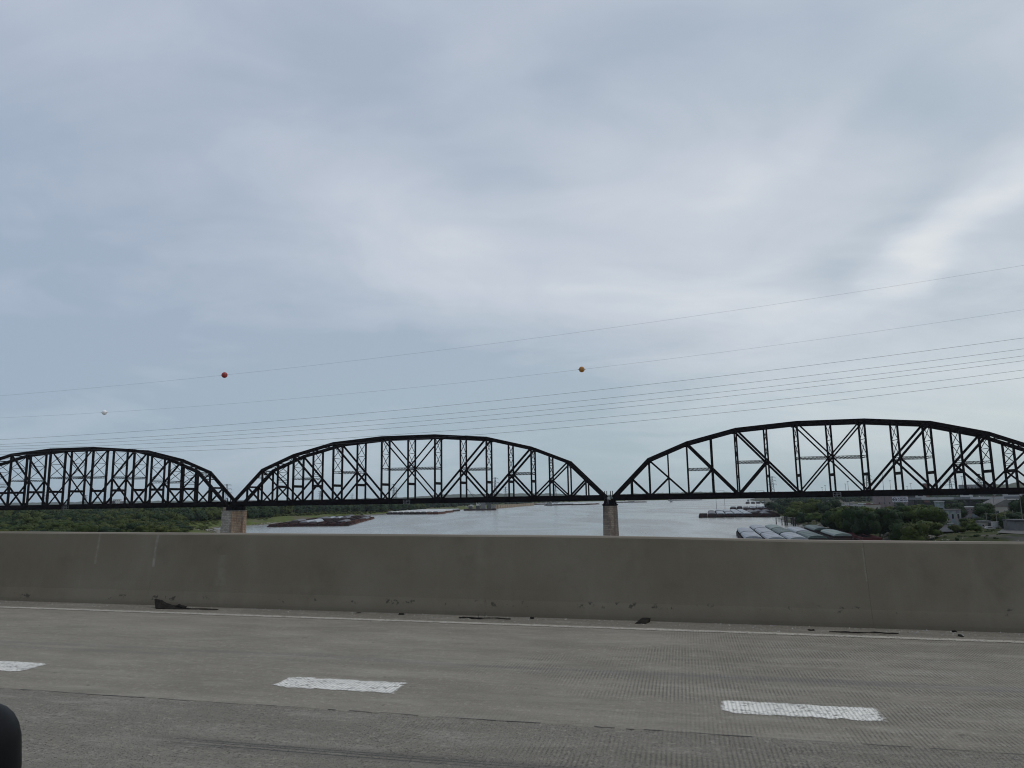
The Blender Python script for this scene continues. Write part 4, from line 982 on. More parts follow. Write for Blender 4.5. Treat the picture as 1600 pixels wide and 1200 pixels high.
# ---- right bank trees, each placed by itself
RT = [  # px, distance, height, width, kind, label
    (1424, 352, 9.5, 12, 'A', 'round bushy tree nearest the barrier, lower right of the dark grove'),
    (1402, 372, 8.0, 11, 'B', 'dark bush at the left foot of the round bushy tree near the barrier'),
    (1441, 378, 10.5, 11, 'A', 'mid green tree just behind the round bushy tree'),
    (1452, 420, 16, 16, 'A', 'tall bright green tree at the right edge of the grove beside the grey slope'),
    (1428, 440, 17, 17, 'A', 'broad green tree below the billboard, right half of the grove'),
    (1405, 455, 16, 15, 'B', 'dark tree directly under the billboard'),
    (1385, 430, 14, 15, 'B', 'dark green tree in the middle of the grove above the riprap'),
    (1368, 450, 14, 14, 'B', 'very dark tree below the tan roofed shed'),
    (1350, 430, 12, 14, 'B', 'dark tree behind the red barge, middle of the grove'),
    (1333, 462, 13, 14, 'B', 'dark rounded tree at the left part of the grove'),
    (1314, 480, 13, 14, 'A', 'green rounded tree second from the left end of the dark grove'),
    (1297, 492, 12.5, 12, 'B', 'dark tree forming the left end of the dark grove'),
    (1345, 520, 14, 16, 'A', 'lighter green tree rising behind the middle of the grove'),
    (1322, 560, 13, 15, 'A', 'green tree behind the left end of the grove'),
    (1378, 540, 13, 15, 'A', 'green tree between the shed and the dark grove'),
    (1392, 600, 17, 17, 'C', 'olive tree standing just left of the billboard'),
    (1430, 560, 15, 15, 'C', 'olive brown tree behind the grove right of the billboard'),
    (1446, 520, 14, 14, 'A', 'green tree behind the right edge of the grove'),
    (1272, 610, 11, 15, 'A', 'green tree above the mooring timbers'),
    (1252, 640, 11, 15, 'B', 'dark tree beside the shore timbers'),
    (1235, 720, 12, 16, 'A', 'green shoreline tree left of the mooring timbers'),
    (1262, 700, 14, 17, 'A', 'bright green tree on the shore bluff'),
    (1288, 690, 13, 17, 'D', 'bluish green tree on the shore bluff'),
    (1245, 820, 14, 18, 'C', 'yellow green tree high on the shore bluff below the truss'),
    (1222, 900, 13, 18, 'D', 'grey green tree at the water where the far barges end'),
    (1270, 860, 14, 20, 'A', 'wide green tree below the right truss span'),
    (1300, 800, 12, 18, 'D', 'dark tree left of the parked wagons'),
    (1207, 1150, 14, 24, 'D', 'farthest shoreline tree at the bend of the right bank'),
    (1233, 1050, 15, 24, 'D', 'wide far tree behind the shoreline trees'),
    (1310, 610, 10, 15, 'A', 'low tree in front of the parked wagons'),
    (1480, 560, 16, 14, 'B', 'dark tree beside the white mural tower under the viaduct'),
    (1492, 520, 14, 13, 'D', 'dull green tree right of the mural wall'),
    (1497, 500, 13, 10, 'D', 'slim grey green tree between the mural wall and the pinkish building'),
    (1533, 480, 16, 15, 'B', 'dark tree right of the pinkish graffiti building'),
    (1545, 455, 12, 12, 'D', 'pale leafed tree behind the tan block wall'),
    (1560, 440, 12, 12, 'C', 'olive tree behind the white trailer'),
    (1575, 470, 14, 16, 'A', 'green tree right of the gabled hall'),
    (1592, 480, 18, 17, 'B', 'tall dark tree at the right picture edge'),
    (1618, 470, 19, 18, 'B', 'tall dark tree just beyond the right picture edge'),
    (1584, 420, 12, 13, 'D', 'dark tree behind the long grey building'),
    (1565, 388, 6.5, 8, 'B', 'small round street tree beside the wooden pole'),
    (1508, 392, 6, 9, 'C', 'leafy shrub clump beside the graffiti wall'),
    (1516, 372, 4.5, 8, 'A', 'low green shrub below the graffiti wall'),
    (1488, 385, 4, 8, 'C', 'low yellow green shrub on the grassy slope'),
]
for px, Y, h, w, kk, lb in RT:
    k_ = 1.28 if px < 1460 and Y < 620 else 1.1
    if px in (1430, 1446, 1392): k_ = .95
    if 1285 < px < 1462 and Y < 615:      # crowns stay under the contour the grove has against the city
        top = np.interp(px, [1285, 1297, 1314, 1333, 1350, 1368, 1385, 1400, 1420, 1440, 1455, 1463], [800, 796, 790, 788, 790, 794, 791, 788, 788, 786, 789, 799])
        if Y < 400: top = 812
        q = far_at(px, Y); h = (zpix(px, top, Y) - gz(q.x, q.y)) * rt.uniform(.93, 1.0) / k_ / (.92 if k_ > 1.2 else 1)
    if px in (1545, 1560, 1575, 1533, 1592, 1584, 1480, 1492, 1497):
        top = {1545: 801, 1560: 800, 1575: 798, 1533: 785, 1592: 779, 1584: 799, 1480: 786, 1492: 784, 1497: 789}[px]
        q = far_at(px, Y); h = (zpix(px, top, Y) - gz(q.x, q.y)) / k_
    p = far_at(px, Y); tree(p.x, p.y, h * (k_ if px >= 1290 or Y > 620 else 1) * (.92 if k_ > 1.2 else 1), w * k_, kk, lb, 'tree' if h > 6.6 else 'shrub', None, 'broadleaf_tree' if h > 6.6 else 'shrub', .16 if h > 6.6 else .03)
pl = []; pl3 = []
for i in range(520):
    px = rl.uniform(1205, 1460); Y = rl.uniform(430, 1300); p = far_at(px, Y); d_in = p.x - float(bank_x(RB, Y))
    if 4 < d_in < 45 + (1400 - px) * .1: (pl if rl.random() < .5 else pl3).append((p.x, p.y, gz(p.x, p.y) - .4, rl.uniform(2, 6.5), rl.uniform(6, 11)))
wood('shore_brush', pl, M['leafB'], 'dark tangled brush covering the right river bank slope')
wood('shore_brush', pl3, M['leafC'], 'yellow green tangled brush covering the right river bank slope')
pl = []
for i in range(900):
    px = rl.uniform(1200, 1700); Y = rl.uniform(950, 2600); p = far_at(px, Y); d_in = p.x - float(bank_x(RB, Y))
    if d_in > 20 and not (1285 < px < 1372 and Y < 1500): pl.append((p.x, p.y, 7.9, rl.uniform(6, 12), rl.uniform(10, 18)))
wood('woodland', pl, M['leafD'], 'distant street trees scattered behind the viaduct and city')

for px, Y, h, w, wh in ((1503, 458, 3.6, 9, 'left end of the pinkish building'), (1512, 455, 3.0, 9, 'middle of the pinkish building'), (1521, 452, 3.8, 8, 'right end of the pinkish building'), (1528, 440, 4.5, 8, 'tan block building'), (1470, 440, 3.5, 8, 'foot of the narrow graffiti tower')):
    p = far_at(px, Y); tree(p.x, p.y, h, w, 'B', 'low dark shrub in front of the ' + wh, 'shrub', 'shrubs before the painted buildings', 'shrub', .03)
# ---- riprap
rs = np.random.RandomState(3)
def rocks(name, spots, label):
    Vs, Fs, nv = [], [], 0
    import bmesh
    bm = bmesh.new(); bmesh.ops.create_icosphere(bm, subdivisions=1, radius=1)
    iv = np.array([v.co[:] for v in bm.verts]); itf = np.array([[v.index for v in f.verts] for f in bm.faces]); bm.free()
    for x, y, z, s in spots:
        v = iv * s * (1 + .35 * rs.randn(len(iv), 1)) * np.array([1, .8, .55]) + np.array([x, y, z]); Vs.append(v); Fs.append(itf + nv); nv += len(v)
    return stuff(tag(put(name, np_mesh(name, np.concatenate(Vs), np.concatenate(Fs), M['stone_rock'])), label, 'rocks'))
sp_ = []
for i in range(320):
    px = rs.uniform(285, 346); Y = rs.uniform(640, 720); p = far_at(px, Y); bx = float(bank_x(LB, Y))
    x = bx - abs(rs.normal(0, 9)); sp_.append((x, Y, gz(x, Y) + .2, rs.uniform(.5, 1.4)))
for i in range(500):
    Y = rs.uniform(560, 1000); x = float(bank_x(LB, Y)) - rs.uniform(-1, 5); sp_.append((x, Y, gz(x, Y) + .1, rs.uniform(.4, 1.1)))
rocks('rock_pile', sp_, 'pale broken rocks on the shore left of the tan pier')
sp_ = []
for i in range(900):
    Y = rs.uniform(335, 900); x = float(bank_x(RB, Y)) + rs.uniform(-1, 12); sp_.append((x, Y, gz(x, Y) + .1, rs.uniform(.4, 1.0)))
rocks('rock_pile', sp_, 'grey broken riprap along the foot of the right bank')

pl = []
for i in range(230):
    px = rl.uniform(1385, 1560); Y = rl.uniform(325, 450); p = far_at(px, Y); d_in = p.x - float(bank_x(RB, Y))
    if d_in > 2 and (rl.random() < .35 or px < 1440): pl.append((p.x, p.y, gz(p.x, p.y) - .3, rl.uniform(.5, 1.8), rl.uniform(2, 5)))
wood('slope_brush', pl[::2], M['leafA'], 'low green weeds and saplings over the near right bank')
wood('slope_brush', pl[1::2], M['leafB'], 'low dark scrub over the near right bank')
sp_ = []
for i in range(600):
    px = rs.uniform(1360, 1590); Y = rs.uniform(318, 400); p = far_at(px, Y); sp_.append((p.x, p.y, gz(p.x, p.y), rs.uniform(.15, .5)))
rocks('rock_pile', sp_, 'pale rubble scattered over the grassy slope at the lower right')
# ------------------------------------------------------------------ barges
BL, BW = 59.4, 10.6
def hull_mesh(mat, rake=True, fb=2.6, name='hull'):
    m = MB(); L2, W2 = BL / 2, BW / 2
    prof = [(-L2, fb), (-L2, fb - 1.4), (-L2 + 5.5, -.6), (L2 - 1.0, -.6), (L2, 0.0), (L2, fb)]
    m.prism([(a_, b_) for a_, b_ in prof], -W2 + .05, W2 - .05, 'x')
    return m.mesh(name, mat)
def coaming_mesh(mat):
    m = MB(); x, y = BW / 2 - .8, BL / 2 - 3.5; z0, z1 = 2.603, 4.0
    for sx in (-1, 1): m.box(sx * x - .12, sx * x + .12, -y, y, z0, z1)
    for sy in (-1, 1): m.box(-x + .125, x - .125, sy * y - .12, sy * y + .12, z0, z1)
    for k in range(15):
        yy = -y + 1 + k * (2 * y - 2) / 14
        for sx in (-1, 1): m.box(sx * (x + .22) - .1, sx * (x + .22) + .1, yy - .1, yy + .1, z0, z1 - .1)
    return m.mesh('coaming', mat)
def cover_mesh(mat, L_, zr=1.5, low=0.0):
    m = MB(); x = BW / 2 - .6; n = 8; pts = []
    for i in range(n + 1):
        a_ = math.pi * i / n; pts.append((-x * math.cos(a_), 4.005 - low + zr * math.sin(a_) ** .8))
    m.prism(pts + [(x, 3.7 - low), (-x, 3.7 - low)], -L_ / 2, L_ / 2, 'y')
    return m.mesh('hatch_cover', mat)
def hold_mesh(mat):
    m = MB(); x, y = BW / 2 - .95, BL / 2 - 3.65
    m.add([(-x, -y, 2.64), (x, -y, 2.64), (x, y, 2.64), (-x, y, 2.64)], [(0, 1, 2, 3)])
    for k in range(9):
        yy = -y + 2 + k * (2 * y - 4) / 8; m.box(-x, x, yy - .15, yy + .15, 2.66, 3.0)
    return m.mesh('cargo_hold', mat)
HM = {k: hull_mesh(M[k]) for k in ('hull_rust', 'hull_dark', 'hull_orange')}
CM = {k: coaming_mesh(M[k]) for k in ('hull_rust', 'hull_dark', 'hull_orange', 'red_paint')}
CV = {}
NC = 7; CL = (BL - 7.0) / NC
for k in ('cover_light', 'cover_green', 'cover_pale_green', 'cover_white', 'cover_grey'):
    CV[k] = (cover_mesh(M[k], CL - .06, 1.5), cover_mesh(M[k], CL + .35, 1.62), cover_mesh(M[k], BL - 7, 1.5))
HO = hold_mesh(M['hold'])
M['water_deck'] = simple('barge_deck_steel', (.07, .045, .043), (.04, .035, .035), .3, .8)
BITT = MB()
for sx in (-3.8, 3.8):
    for sy in (-1, 1): BITT.tube([(sx, sy * (BL / 2 - 1.6), 2.5), (sx, sy * (BL / 2 - 1.6), 3.1)], .22, 6)
BITT_M = BITT.mesh('mooring_bitts', M['hull_dark'])
def barge(loc, ang, hull, cover, label, group, detail=1, red=False):
    t_ = thing('barge', label, 'barge', loc, (0, 0, -ang), group)
    put('hull', HM[hull], t_); put('coaming', CM['red_paint' if red else hull], t_)
    if detail: put('mooring_bitts', BITT_M, t_)
    if cover is None: put('cargo_hold', HO, t_)
    elif detail > 1:
        for k in range(NC): put('hatch_cover', CV[cover][k % 2], t_, (0, -(BL - 7) / 2 + CL * (k + .5), 0))
    else: put('hatch_cover', CV[cover][2], t_)
    return t_
# near row moored along the right bank: columns across (p), rows along (q) in the moored direction
AZ = R(14.7); qx, qy = math.sin(AZ), math.cos(AZ)
def pq(p, q): return (p * qy + q * qx, -p * qx + q * qy, 0)
for p, q, h, cv, lb in [
    (22.7, 510, 'hull_dark', 'cover_light', 'outermost barge of the near right fleet, pale arched covers, leftmost against the water'),
    (22.7, 450, 'hull_dark', 'cover_light', 'pale covered barge behind the barrier top, below the outermost one'),
    (33.6, 560, 'hull_dark', 'cover_light', 'pale covered barge second from the left in the near right fleet'),
    (33.6, 500, 'hull_dark', 'cover_light', 'pale barge second column, nearer the barrier'),
    (33.6, 440, 'hull_dark', 'cover_light', 'pale barge second column, cut by the barrier top'),
    (44.6, 560, 'hull_dark', 'cover_pale_green', 'pale green grey barge at the far end of the third column'),
    (44.6, 500, 'hull_dark', 'cover_green', 'dark green covered barge in the middle of the third column'),
    (44.6, 440, 'hull_dark', 'cover_light', 'pale covered barge nearest in the third column'),
    (55.6, 515, 'hull_dark', 'cover_light', 'pale covered barge at the far end of the fourth column'),
    (55.6, 455, 'hull_dark', 'cover_green', 'dark green covered barge at the near end of the fourth column'),
    (70.5, 547, 'hull_dark', 'cover_green', 'dark green barge with arched covers next to the shore brush'),
    (72.0, 478, 'hull_dark', 'cover_pale_green', 'high pale green covered barge whose near end face shows dark'),
    (83.5, 530, 'hull_dark', None, 'black empty open barge behind the high pale green one'),
    (84.0, 462, 'hull_rust', None, 'dark red open deck barge close to the riprap, rightmost of the near fleet')]:
    barge(pq(p, q), AZ, h, cv, lb, 'barges moored in the near right fleet', 2, red='dark red' in lb)
# mid raft on the right
ORD = ['first', 'second', 'third', 'fourth', 'fifth', 'sixth', 'seventh', 'eighth', 'ninth', 'tenth']
ROWS = ['nearest', 'second', 'third', 'fourth', 'fifth', 'sixth', 'seventh']
def cell(ci, ri): return ', %s column, %s row' % (ORD[ci], ROWS[ri])
rb = random.Random(9)
lbl = {'cover_light': 'pale covered', 'cover_grey': 'grey covered', None: 'dark red open', 'cover_white': 'white covered', 'cover_green': 'green covered', 'cover_pale_green': 'pale green covered'}
for ci in range(9):
    for ri in range(4):
        if ci == 0 and ri > 0: continue
        if ci == 1 and ri > 2: continue
        cv = rb.choice(['cover_light', 'cover_light', 'cover_grey', 'cover_light']) if ci < 6 else rb.choice([None, None, 'cover_grey'])
        if ci == 0: cv = None
        if ci == 1: cv = 'cover_grey'
        base = at(1100, 809, 0); x0, y0 = base.x, base.y + 4
        p = ci * 11.2; q = ri * 60.5 + BL / 2
        barge((x0 + p * qy + q * qx, y0 - p * qx * .4 + q * qy, 0), AZ, 'hull_rust', cv,
              lbl[cv] + ' barge in the mid distance right raft' + cell(ci, ri), 'barges in the mid distance raft', 1)
for ci in range(8):
    for ri in range(3):
        if (ci == 0 and ri < 1) or (ci == 1 and ri < 1): continue
        cv = rb.choice(['cover_light', 'cover_grey', None, 'cover_grey', None]); b0 = at(1172, 798, 0)
        p = (ci - 2) * 12; q = ri * 62 + 20
        barge((b0.x + p + q * .31, b0.y + q + 20, 0), R(17), 'hull_rust', cv, lbl[cv] + ' barge in the second raft up the right shore' + cell(ci, ri), 'barges in the second right raft', 0)
for ci in range(4):
    for ri in range(3):
        b0 = at(1168, 787, 0); cv = rb.choice(['cover_light', 'cover_grey', None])
        barge((b0.x + ci * 16 + ri * 20, b0.y + ri * 62, 0), R(17), 'hull_dark', cv, lbl[cv] + ' barge in the farthest right raft' + cell(ci, ri), 'barges in the farthest right raft', 0)
# left fleets
A6 = R(-6)
for ci in range(8):
    for ri in range(7):
        x = -270 + ci * 11.3 - ri * 60.5 * .09; y = 850 + ri * 60.5
        if ci > 7 - max(0, ri - 4): continue
        if ci == 0 and ri > 4: continue
        r_ = rb.random()
        cv, hl = (None, 'hull_rust') if r_ < .62 else ('cover_grey', 'hull_rust') if r_ < .74 else (None, 'hull_dark')
        if rb.random() < .6: hl = 'hull_dark'
        if (ci, ri) in ((2, 1), (3, 1), (2, 2)): cv = 'cover_light'
        if (ci, ri) in ((3, 4), (2, 4)): cv = 'cover_light'
        if ri == 0: cv, hl = None, 'hull_rust'
        if ci == 7 - max(0, ri - 4) and ri > 0: hl = 'hull_orange'
        barge((x, y, -1.3), A6, hl, cv, lbl[cv].replace('dark red', 'brown') + ' barge in the left shore fleet' + cell(ci, ri), 'barges in the left shore fleet', 0)
for ci in range(9):
    for ri in range(5):
        x = -232 + ci * 11.4 + ri * 8; y = 1435 + ri * 61 - ci * 5
        if ci > 8 - ri * .4: continue
        cv = rb.choice(['cover_white', 'cover_white', 'cover_light', 'cover_white']) if ri < 4 else 'cover_light'
        barge((x, y, 0), R(9), 'hull_orange' if ci >= 7 else 'hull_dark', cv, lbl[cv] + ' barge in the white topped fleet' + cell(ci, ri), 'white topped barges off the left shore', 0)
# tows out on the river
for i in range(10):
    p = at(1600, 1600, 0); x = 150 + i * 14; y = 2500 + (i % 5) * 32
    cv = rb.choice(['cover_white', 'cover_light', None]); barge((x, y, 0), R(62), 'hull_orange' if i > 6 else 'hull_dark', cv, lbl[cv] + ' barge, %s in the tow left of the river pier' % ORD[i], 'barges of the tow left of the river pier', 0)
for i in range(7):
    q = far_at(972 + i * 4.6, 3150 + (i % 3) * 40); cv = rb.choice(['cover_white', None, 'cover_grey'])
    barge((q.x, q.y, 0), R(75), 'hull_dark', cv, lbl[cv] + ' barge, %s in the tow just right of the river pier' % ORD[i], 'barges of the tow right of the river pier', 0)
for i in range(10):
    q = far_at(1052 + i * 3.9, 3900 + (i % 3) * 40); cv = rb.choice(['cover_white', 'cover_white', None])
    barge((q.x, q.y, 0), R(80), 'hull_dark', cv, lbl[cv] + ' barge, %s in the faint long tow far upstream' % ORD[i], 'barges of the faint far tow', 0)

def towboat(loc, ang, label, k=1.0, top='white_paint'):
    t_ = thing('towboat', label, 'towboat', loc, (0, 0, -ang))
    MB().prism([(-15 * k, 2.2), (-15 * k, .3), (-12 * k, -.5), (14 * k, -.5), (15 * k, 2.2)], -4.5 * k, 4.5 * k, 'x').put('hull', M['hull_dark'], t_)
    MB().box(-3.8 * k, 3.8 * k, -10 * k, 9 * k, 2.205, 2.2 + 2.6 * k).put('deckhouse', M[top], t_)
    MB().box(-3.2 * k, 3.2 * k, -3 * k, 8 * k, 2.21 + 2.6 * k, 2.2 + 5.2 * k).put('upper_deckhouse', M[top], t_)
    w = MB().box(-2.2 * k, 2.2 * k, 1 * k, 6 * k, 2.21 + 5.2 * k, 2.2 + 8 * k).put('pilothouse', M[top], t_)
    MB().box(-2.23 * k, 2.23 * k, .97 * k, 6.03 * k, 2.2 + 6.3 * k, 2.2 + 7.4 * k).put('window_band', M['glass'], t_)
    for sx in (-1.6, 1.6): MB().tube([(sx * k, -6 * k, 2.21 + 2.6 * k), (sx * k, -6 * k, 2.2 + 8 * k)], .45 * k, 8).put('funnel', M['hull_dark'], t_)
    MB().tube([(0, 2 * k, 2.21 + 8 * k), (0, 2 * k, 2.2 + 12 * k)], .12 * k, 6).put('mast', M['grey_metal'], t_)
    return t_
towboat((far_at(1048, 3050).x, 3050, 0), R(10), 'small pale towboat alone in mid river under the right truss span', 1.2)
towboat((118, 2470, 0), R(62), 'white towboat pushing the tow left of the river pier', 1.1, 'grey_wall')
p = at(1169, 784, 0); towboat((p.x, p.y, 0), R(17), 'grey towboat beside the farthest raft on the right shore', .8, 'grey_wall')
p = at(978, 784.5, 0); towboat((p.x, p.y, 0), R(75), 'towboat amid the tow just right of the river pier', 1.0)

# mooring timbers by the right shore
for iq, (px, py, z) in enumerate(((1213, 819, 6), (1222, 820, 5.5), (1227, 821, 8), (1230, 821, 8), (1240, 822, 7.5), (1243, 822, 6.5), (1247, 821, 6), (1250, 820, 5))):
    p = at(px, py, 0); r_ = .45 if px < 1224 else .7
    tag(MB().tube([(0, 0, -2), (.1, 0, z)], r_, 8).put('mooring_pile', M['pile'], None, (p.x, p.y, 0)), 'black timber mooring pile by the right shore brush, %s from the left' % ORD[iq], 'pile', 'mooring piles off the right shore')
t_ = thing('timber_dock', 'dark ruined timber platform on piles under the shore trees', 'dock', at(1246, 819, 0).to_tuple(), (0, 0, -AZ))
for x in (-9, -5, -1, 3, 7):
    for y_ in (-2.5, 2.5): MB().tube([(x, y_, -2), (x, y_, 5.5)], .4, 7).put('pile', M['pile'], t_)
for y_ in (-2.5, 0, 2.5): MB().box(-10, 9, y_ - .3, y_ + .3, 5.503, 6.0).put('cap_beam', M['pile'], t_)
for k in range(9): MB().box(-9.8 + k * 2.1, -8.1 + k * 2.1, -3.2, 3.2, 6.003, 6.2).put('deck_plank', M['pole_wood'], t_)

# ------------------------------------------------------------------ far pylons and masts
def pylon_meshes():
    lat = MB(); H = 45.0
    def c(z): w = 4.2 * (1 - z / H) ** 1.15 + .75; return w
    lv = [0, 8, 15, 21, 26, 30, 34, 38, 41.5, 45]
    for sx in (-1, 1):
        for sy in (-1, 1):
            for a_, b_ in zip(lv[:-1], lv[1:]): lat.bar((sx * c(a_), sy * c(a_), a_), (sx * c(b_), sy * c(b_), b_), .45, .45)
    for a_, b_ in zip(lv[:-1], lv[1:]):
        for s_ in (-1, 1):
            lat.bar((-c(a_), s_ * c(a_), a_), (c(b_), s_ * c(b_), b_), .28, .28); lat.bar((c(a_), s_ * c(a_), a_), (-c(b_), s_ * c(b_), b_), .28, .28)
            lat.bar((s_ * c(a_), -c(a_), a_), (s_ * c(b_), c(b_), b_), .28, .28)
    arms = []
    for z, L_ in ((31, 8.5), (37, 7.5), (43, 6.5)):
        m = MB()
        for s_ in (-1, 1):
            m.bar((0, 0, z), (s_ * L_, 0, z + .6), .35, .35); m.bar((0, 0, z + 2), (s_ * L_, 0, z + .6), .3, .3)
            m.tube([(s_ * L_, 0, z + .6), (s_ * L_, 0, z - 1.6)], .22, 5)
        arms.append(m.mesh('crossarm', M['pylon']))
    return lat.mesh('lattice', M['pylon']), arms
PL, PA = pylon_meshes()
for i, (px, Y, hpx, lb) in enumerate([(353.5, 1500, 30, 'grey lattice pylon seen above the tan pier between two truss spans'),
        (615, 2500, 26, 'grey lattice pylon behind the middle span, left of a second smaller one'),
        (619, 3300, 19, 'smaller grey lattice pylon just right of its taller neighbour behind the middle span'),
        (500, 2600, 17, 'grey lattice pylon far behind the left part of the middle span'), (774, 1900, 34, 'tall grey lattice pylon right of centre behind the middle span'),
        (790, 3000, 19, 'small far grey lattice pylon right of the tall central one'), (868, 2700, 22, 'grey lattice pylon behind the right end of the middle span'),
        (1208, 1900, 29, 'grey lattice pylon behind the left half of the right span'), (1357, 1500, 29, 'grey lattice pylon behind the centre of the right span'),
        (133, 2400, 16, 'grey lattice pylon far behind the left truss span'), (72, 2100, 22, 'pale lattice pylon at the left behind the left span'), (550, 3000, 12, 'tiny lattice pylon on the horizon behind the middle span'),
        (1486, 1500, 22, 'grey lattice pylon behind the right part of the right span'), (1532, 1100, 28, 'dark pylon with short arms near the right edge')]):
    p = far_at(px, Y); base = gz(p.x, p.y); hy = 777.5 - .0153 * (px - 800)
    ztop = zpix(px, hy - hpx + 2, Y); H = ztop - base
    t_ = thing('power_pylon', lb, 'pylon', (p.x, p.y, base), (0, 0, rl.uniform(-.5, .5)), 'lattice pylons across the landscape')
    sxy = min(H / 45, 1.2)
    put('lattice', PL, t_, scale=(sxy, sxy, H / 45))
    for a_ in PA: put('crossarm', a_, t_, scale=(sxy, sxy, H / 45))
# tall thin masts and light poles above the chord on the right
for i, (px, Y, hpx, lb) in enumerate([(1381, 900, 32, 'tall thin antenna mast behind the right span, right of its centre'), (1285, 1100, 10, 'low light mast left of centre behind the right span'),
        (1322, 1000, 15, 'light mast behind the centre panel of the right span'), (1326, 1000, 19, 'taller light mast beside its twin behind the centre panel'), (1392, 1000, 19, 'light mast right of the antenna mast'),
        (1424, 1000, 14, 'light mast behind the right half of the right span'), (1505, 900, 24, 'double headed street light mast near the right edge'), (1418, 1100, 10, 'short light mast left of the brick chimney block'),
        (1290, 1100, 13, 'thin pole on the horizon behind the right span'), (1470, 950, 16, 'light mast above the viaduct')]):
    p = far_at(px, Y); hy = 777.5 - .0153 * (px - 800); base = gz(p.x, p.y); zt = zpix(px, hy - hpx + 2, Y)
    t_ = thing('light_mast', lb, 'light mast', (p.x, p.y, base))
    MB().tube([(0, 0, 0), (0, 0, zt - base)], [.32, .18], 6).put('pole', M['pylon'], t_)
    MB().box(-1.3, 1.3, -.3, .3, zt - base, zt - base + .5).put('lamp_head', M['pylon'], t_)
# signal gantry far behind the right span
for px, lb in ((1125, 'thin signal gantry on the horizon behind the right span'), (1187, 'smaller signal gantry right of the first behind the right span')):
    p = far_at(px, 1400); z0 = gz(p.x, p.y); zt = zpix(px, 767.2, 1400)
    t_ = thing('signal_gantry', lb, 'gantry', (p.x, p.y, z0))
    for x in (-8, 8): MB().tube([(x, 0, -6), (x, 0, zt - z0)], .3, 6).put('post', M['pylon'], t_)
    MB().box(-8.5, 8.5, -.3, .3, zt - z0, zt - z0 + .6).put('beam', M['pylon'], t_)

# ------------------------------------------------------------------ buildings
def building(name, label, px, Y, w, d, h, wall, roof='flat', rot=0.0, win=None, roofmat='roof_grey', rh=2.5, cat='building', extra=None):
    p = far_at(px, Y); z0 = gz(p.x, p.y)
    t_ = thing(name, label, cat, (p.x, p.y, z0), (0, 0, rot))
    MB().box(-w / 2, w / 2, -d / 2, d / 2, -3, h).put('wall', M[wall], t_)
    if roof == 'flat': MB().box(-w / 2 - .3, w / 2 + .3, -d / 2 - .3, d / 2 + .3, h + .003, h + .7).put('roof', M[roofmat], t_)
    elif roof == 'gable_front':   # ridge runs away from the viewer
        MB().prism([(-w / 2 - .6, h + .003), (w / 2 + .6, h + .003), (0, h + rh)], -d / 2 - .4, d / 2 + .4, 'y').put('roof', M[roofmat], t_)
    elif roof == 'gable':
        MB().prism([(-d / 2 - .6, h + .003), (d / 2 + .6, h + .003), (0, h + rh)], -w / 2 - .4, w / 2 + .4, 'x').put('roof', M[roofmat], t_)
    if win:
        nx, nz, ww, wh = win
        for i in range(nx):
            for k in range(nz):
                x = -w / 2 + w * (i + .5) / nx; z = h * (k + .55) / nz
                f = MB().box(x - ww / 2 - .12, x + ww / 2 + .12, -d / 2 - .06, -d / 2 - .003, z - wh / 2 - .12, z + wh / 2 + .12).put('window', M['light_metal'], t_)
                MB().box(x - ww / 2, x + ww / 2, -d / 2 - .085, -d / 2 - .065, z - wh / 2, z + wh / 2).put('pane', M['glass'], f)
    return t_
TR = -R(12)
building('shed', 'tan walled shed with a brown flat roof above the dark grove', 1361, 640, 11, 9, 9.5, 'tan_pale', 'flat', TR, None, 'brick')
building('mural_wall_building', 'teal grey building with a painted mural wall right of the grove', 1480, 470, 9.5, 10, 8.2, 'mural', 'flat', TR, (3, 1, 1.2, 3.0))
building('painted_tower', 'narrow white and grey graffiti covered tower at the right edge of the grove', 1465.5, 520, 4.2, 6, 12.5, 'mural', 'flat', TR, None, 'light_metal')
gb = building('graffiti_building', 'low pinkish building with graffiti along its base left of a dark tree', 1514, 560, 10.5, 10, 7.6, 'pink', 'flat', TR, (4, 2, 1.2, .8), 'light_metal')
MB().box(-5.3, 5.3, -5.22, -5.10, .2, 3.0).put('graffiti_band', M['mural'], gb)
building('gabled_hall', 'pale grey hall with a wide curved gable roof beneath the viaduct', 1558, 540, 20, 26, 8.5, 'tan_pale', 'gable_front', TR, (3, 1, 2.4, 2.0), 'roof_grey', 5.2)
building('white_roofed_shed', 'small building with a bright white roof edge right of the gabled hall', 1572, 600, 12, 10, 12.2, 'dark_wall', 'flat', TR, None, 'white_paint')
building('tan_block_building', 'low pale tan block building beside the street on the right', 1531, 400, 5.5, 6, 3.6, 'tan_pale', 'flat', TR, (2, 1, .8, .8), 'grey_wall')
building('grey_warehouse', 'long plain dark grey building at the right edge beside the road', 1597, 372, 15, 14, 4.8, 'grey_wall', 'flat', TR, None, 'dark_wall')
building('grey_garage', 'small dark garage between the tan block building and the white trailer', 1542, 398, 3.2, 5, 3.0, 'dark_wall', 'flat', TR)
building('brick_block', 'reddish brick block rising behind the truss right of the antenna mast', 1389, 1000, 38, 20, 19.5, 'pink', 'flat', TR, (6, 2, 2.2, 2.0), 'roof_grey')
building('brick_chimney_block', 'narrow brick tower behind the fourth post of the right span', 1447, 900, 4.5, 5, 29, 'brick', 'flat', TR)
building('low_rooftop', 'dark low warehouse roof behind the truss, left of the brick tower', 1411, 1000, 26, 20, 19.5, 'dark_wall', 'flat', TR)
building('hill_building', 'long grey building on the wooded hill at the right', 1527, 2300, 90, 40, 38, 'grey_wall', 'flat', 0, (8, 2, 5, 5))
building('dock_warehouse', 'long pale gabled warehouse on the left shore beyond the white topped fleet', 701, 2350, 34, 60, 9.5, 'tan_pale', 'gable_front', R(18), (2, 1, 3, 3), 'light_metal', 4.5)
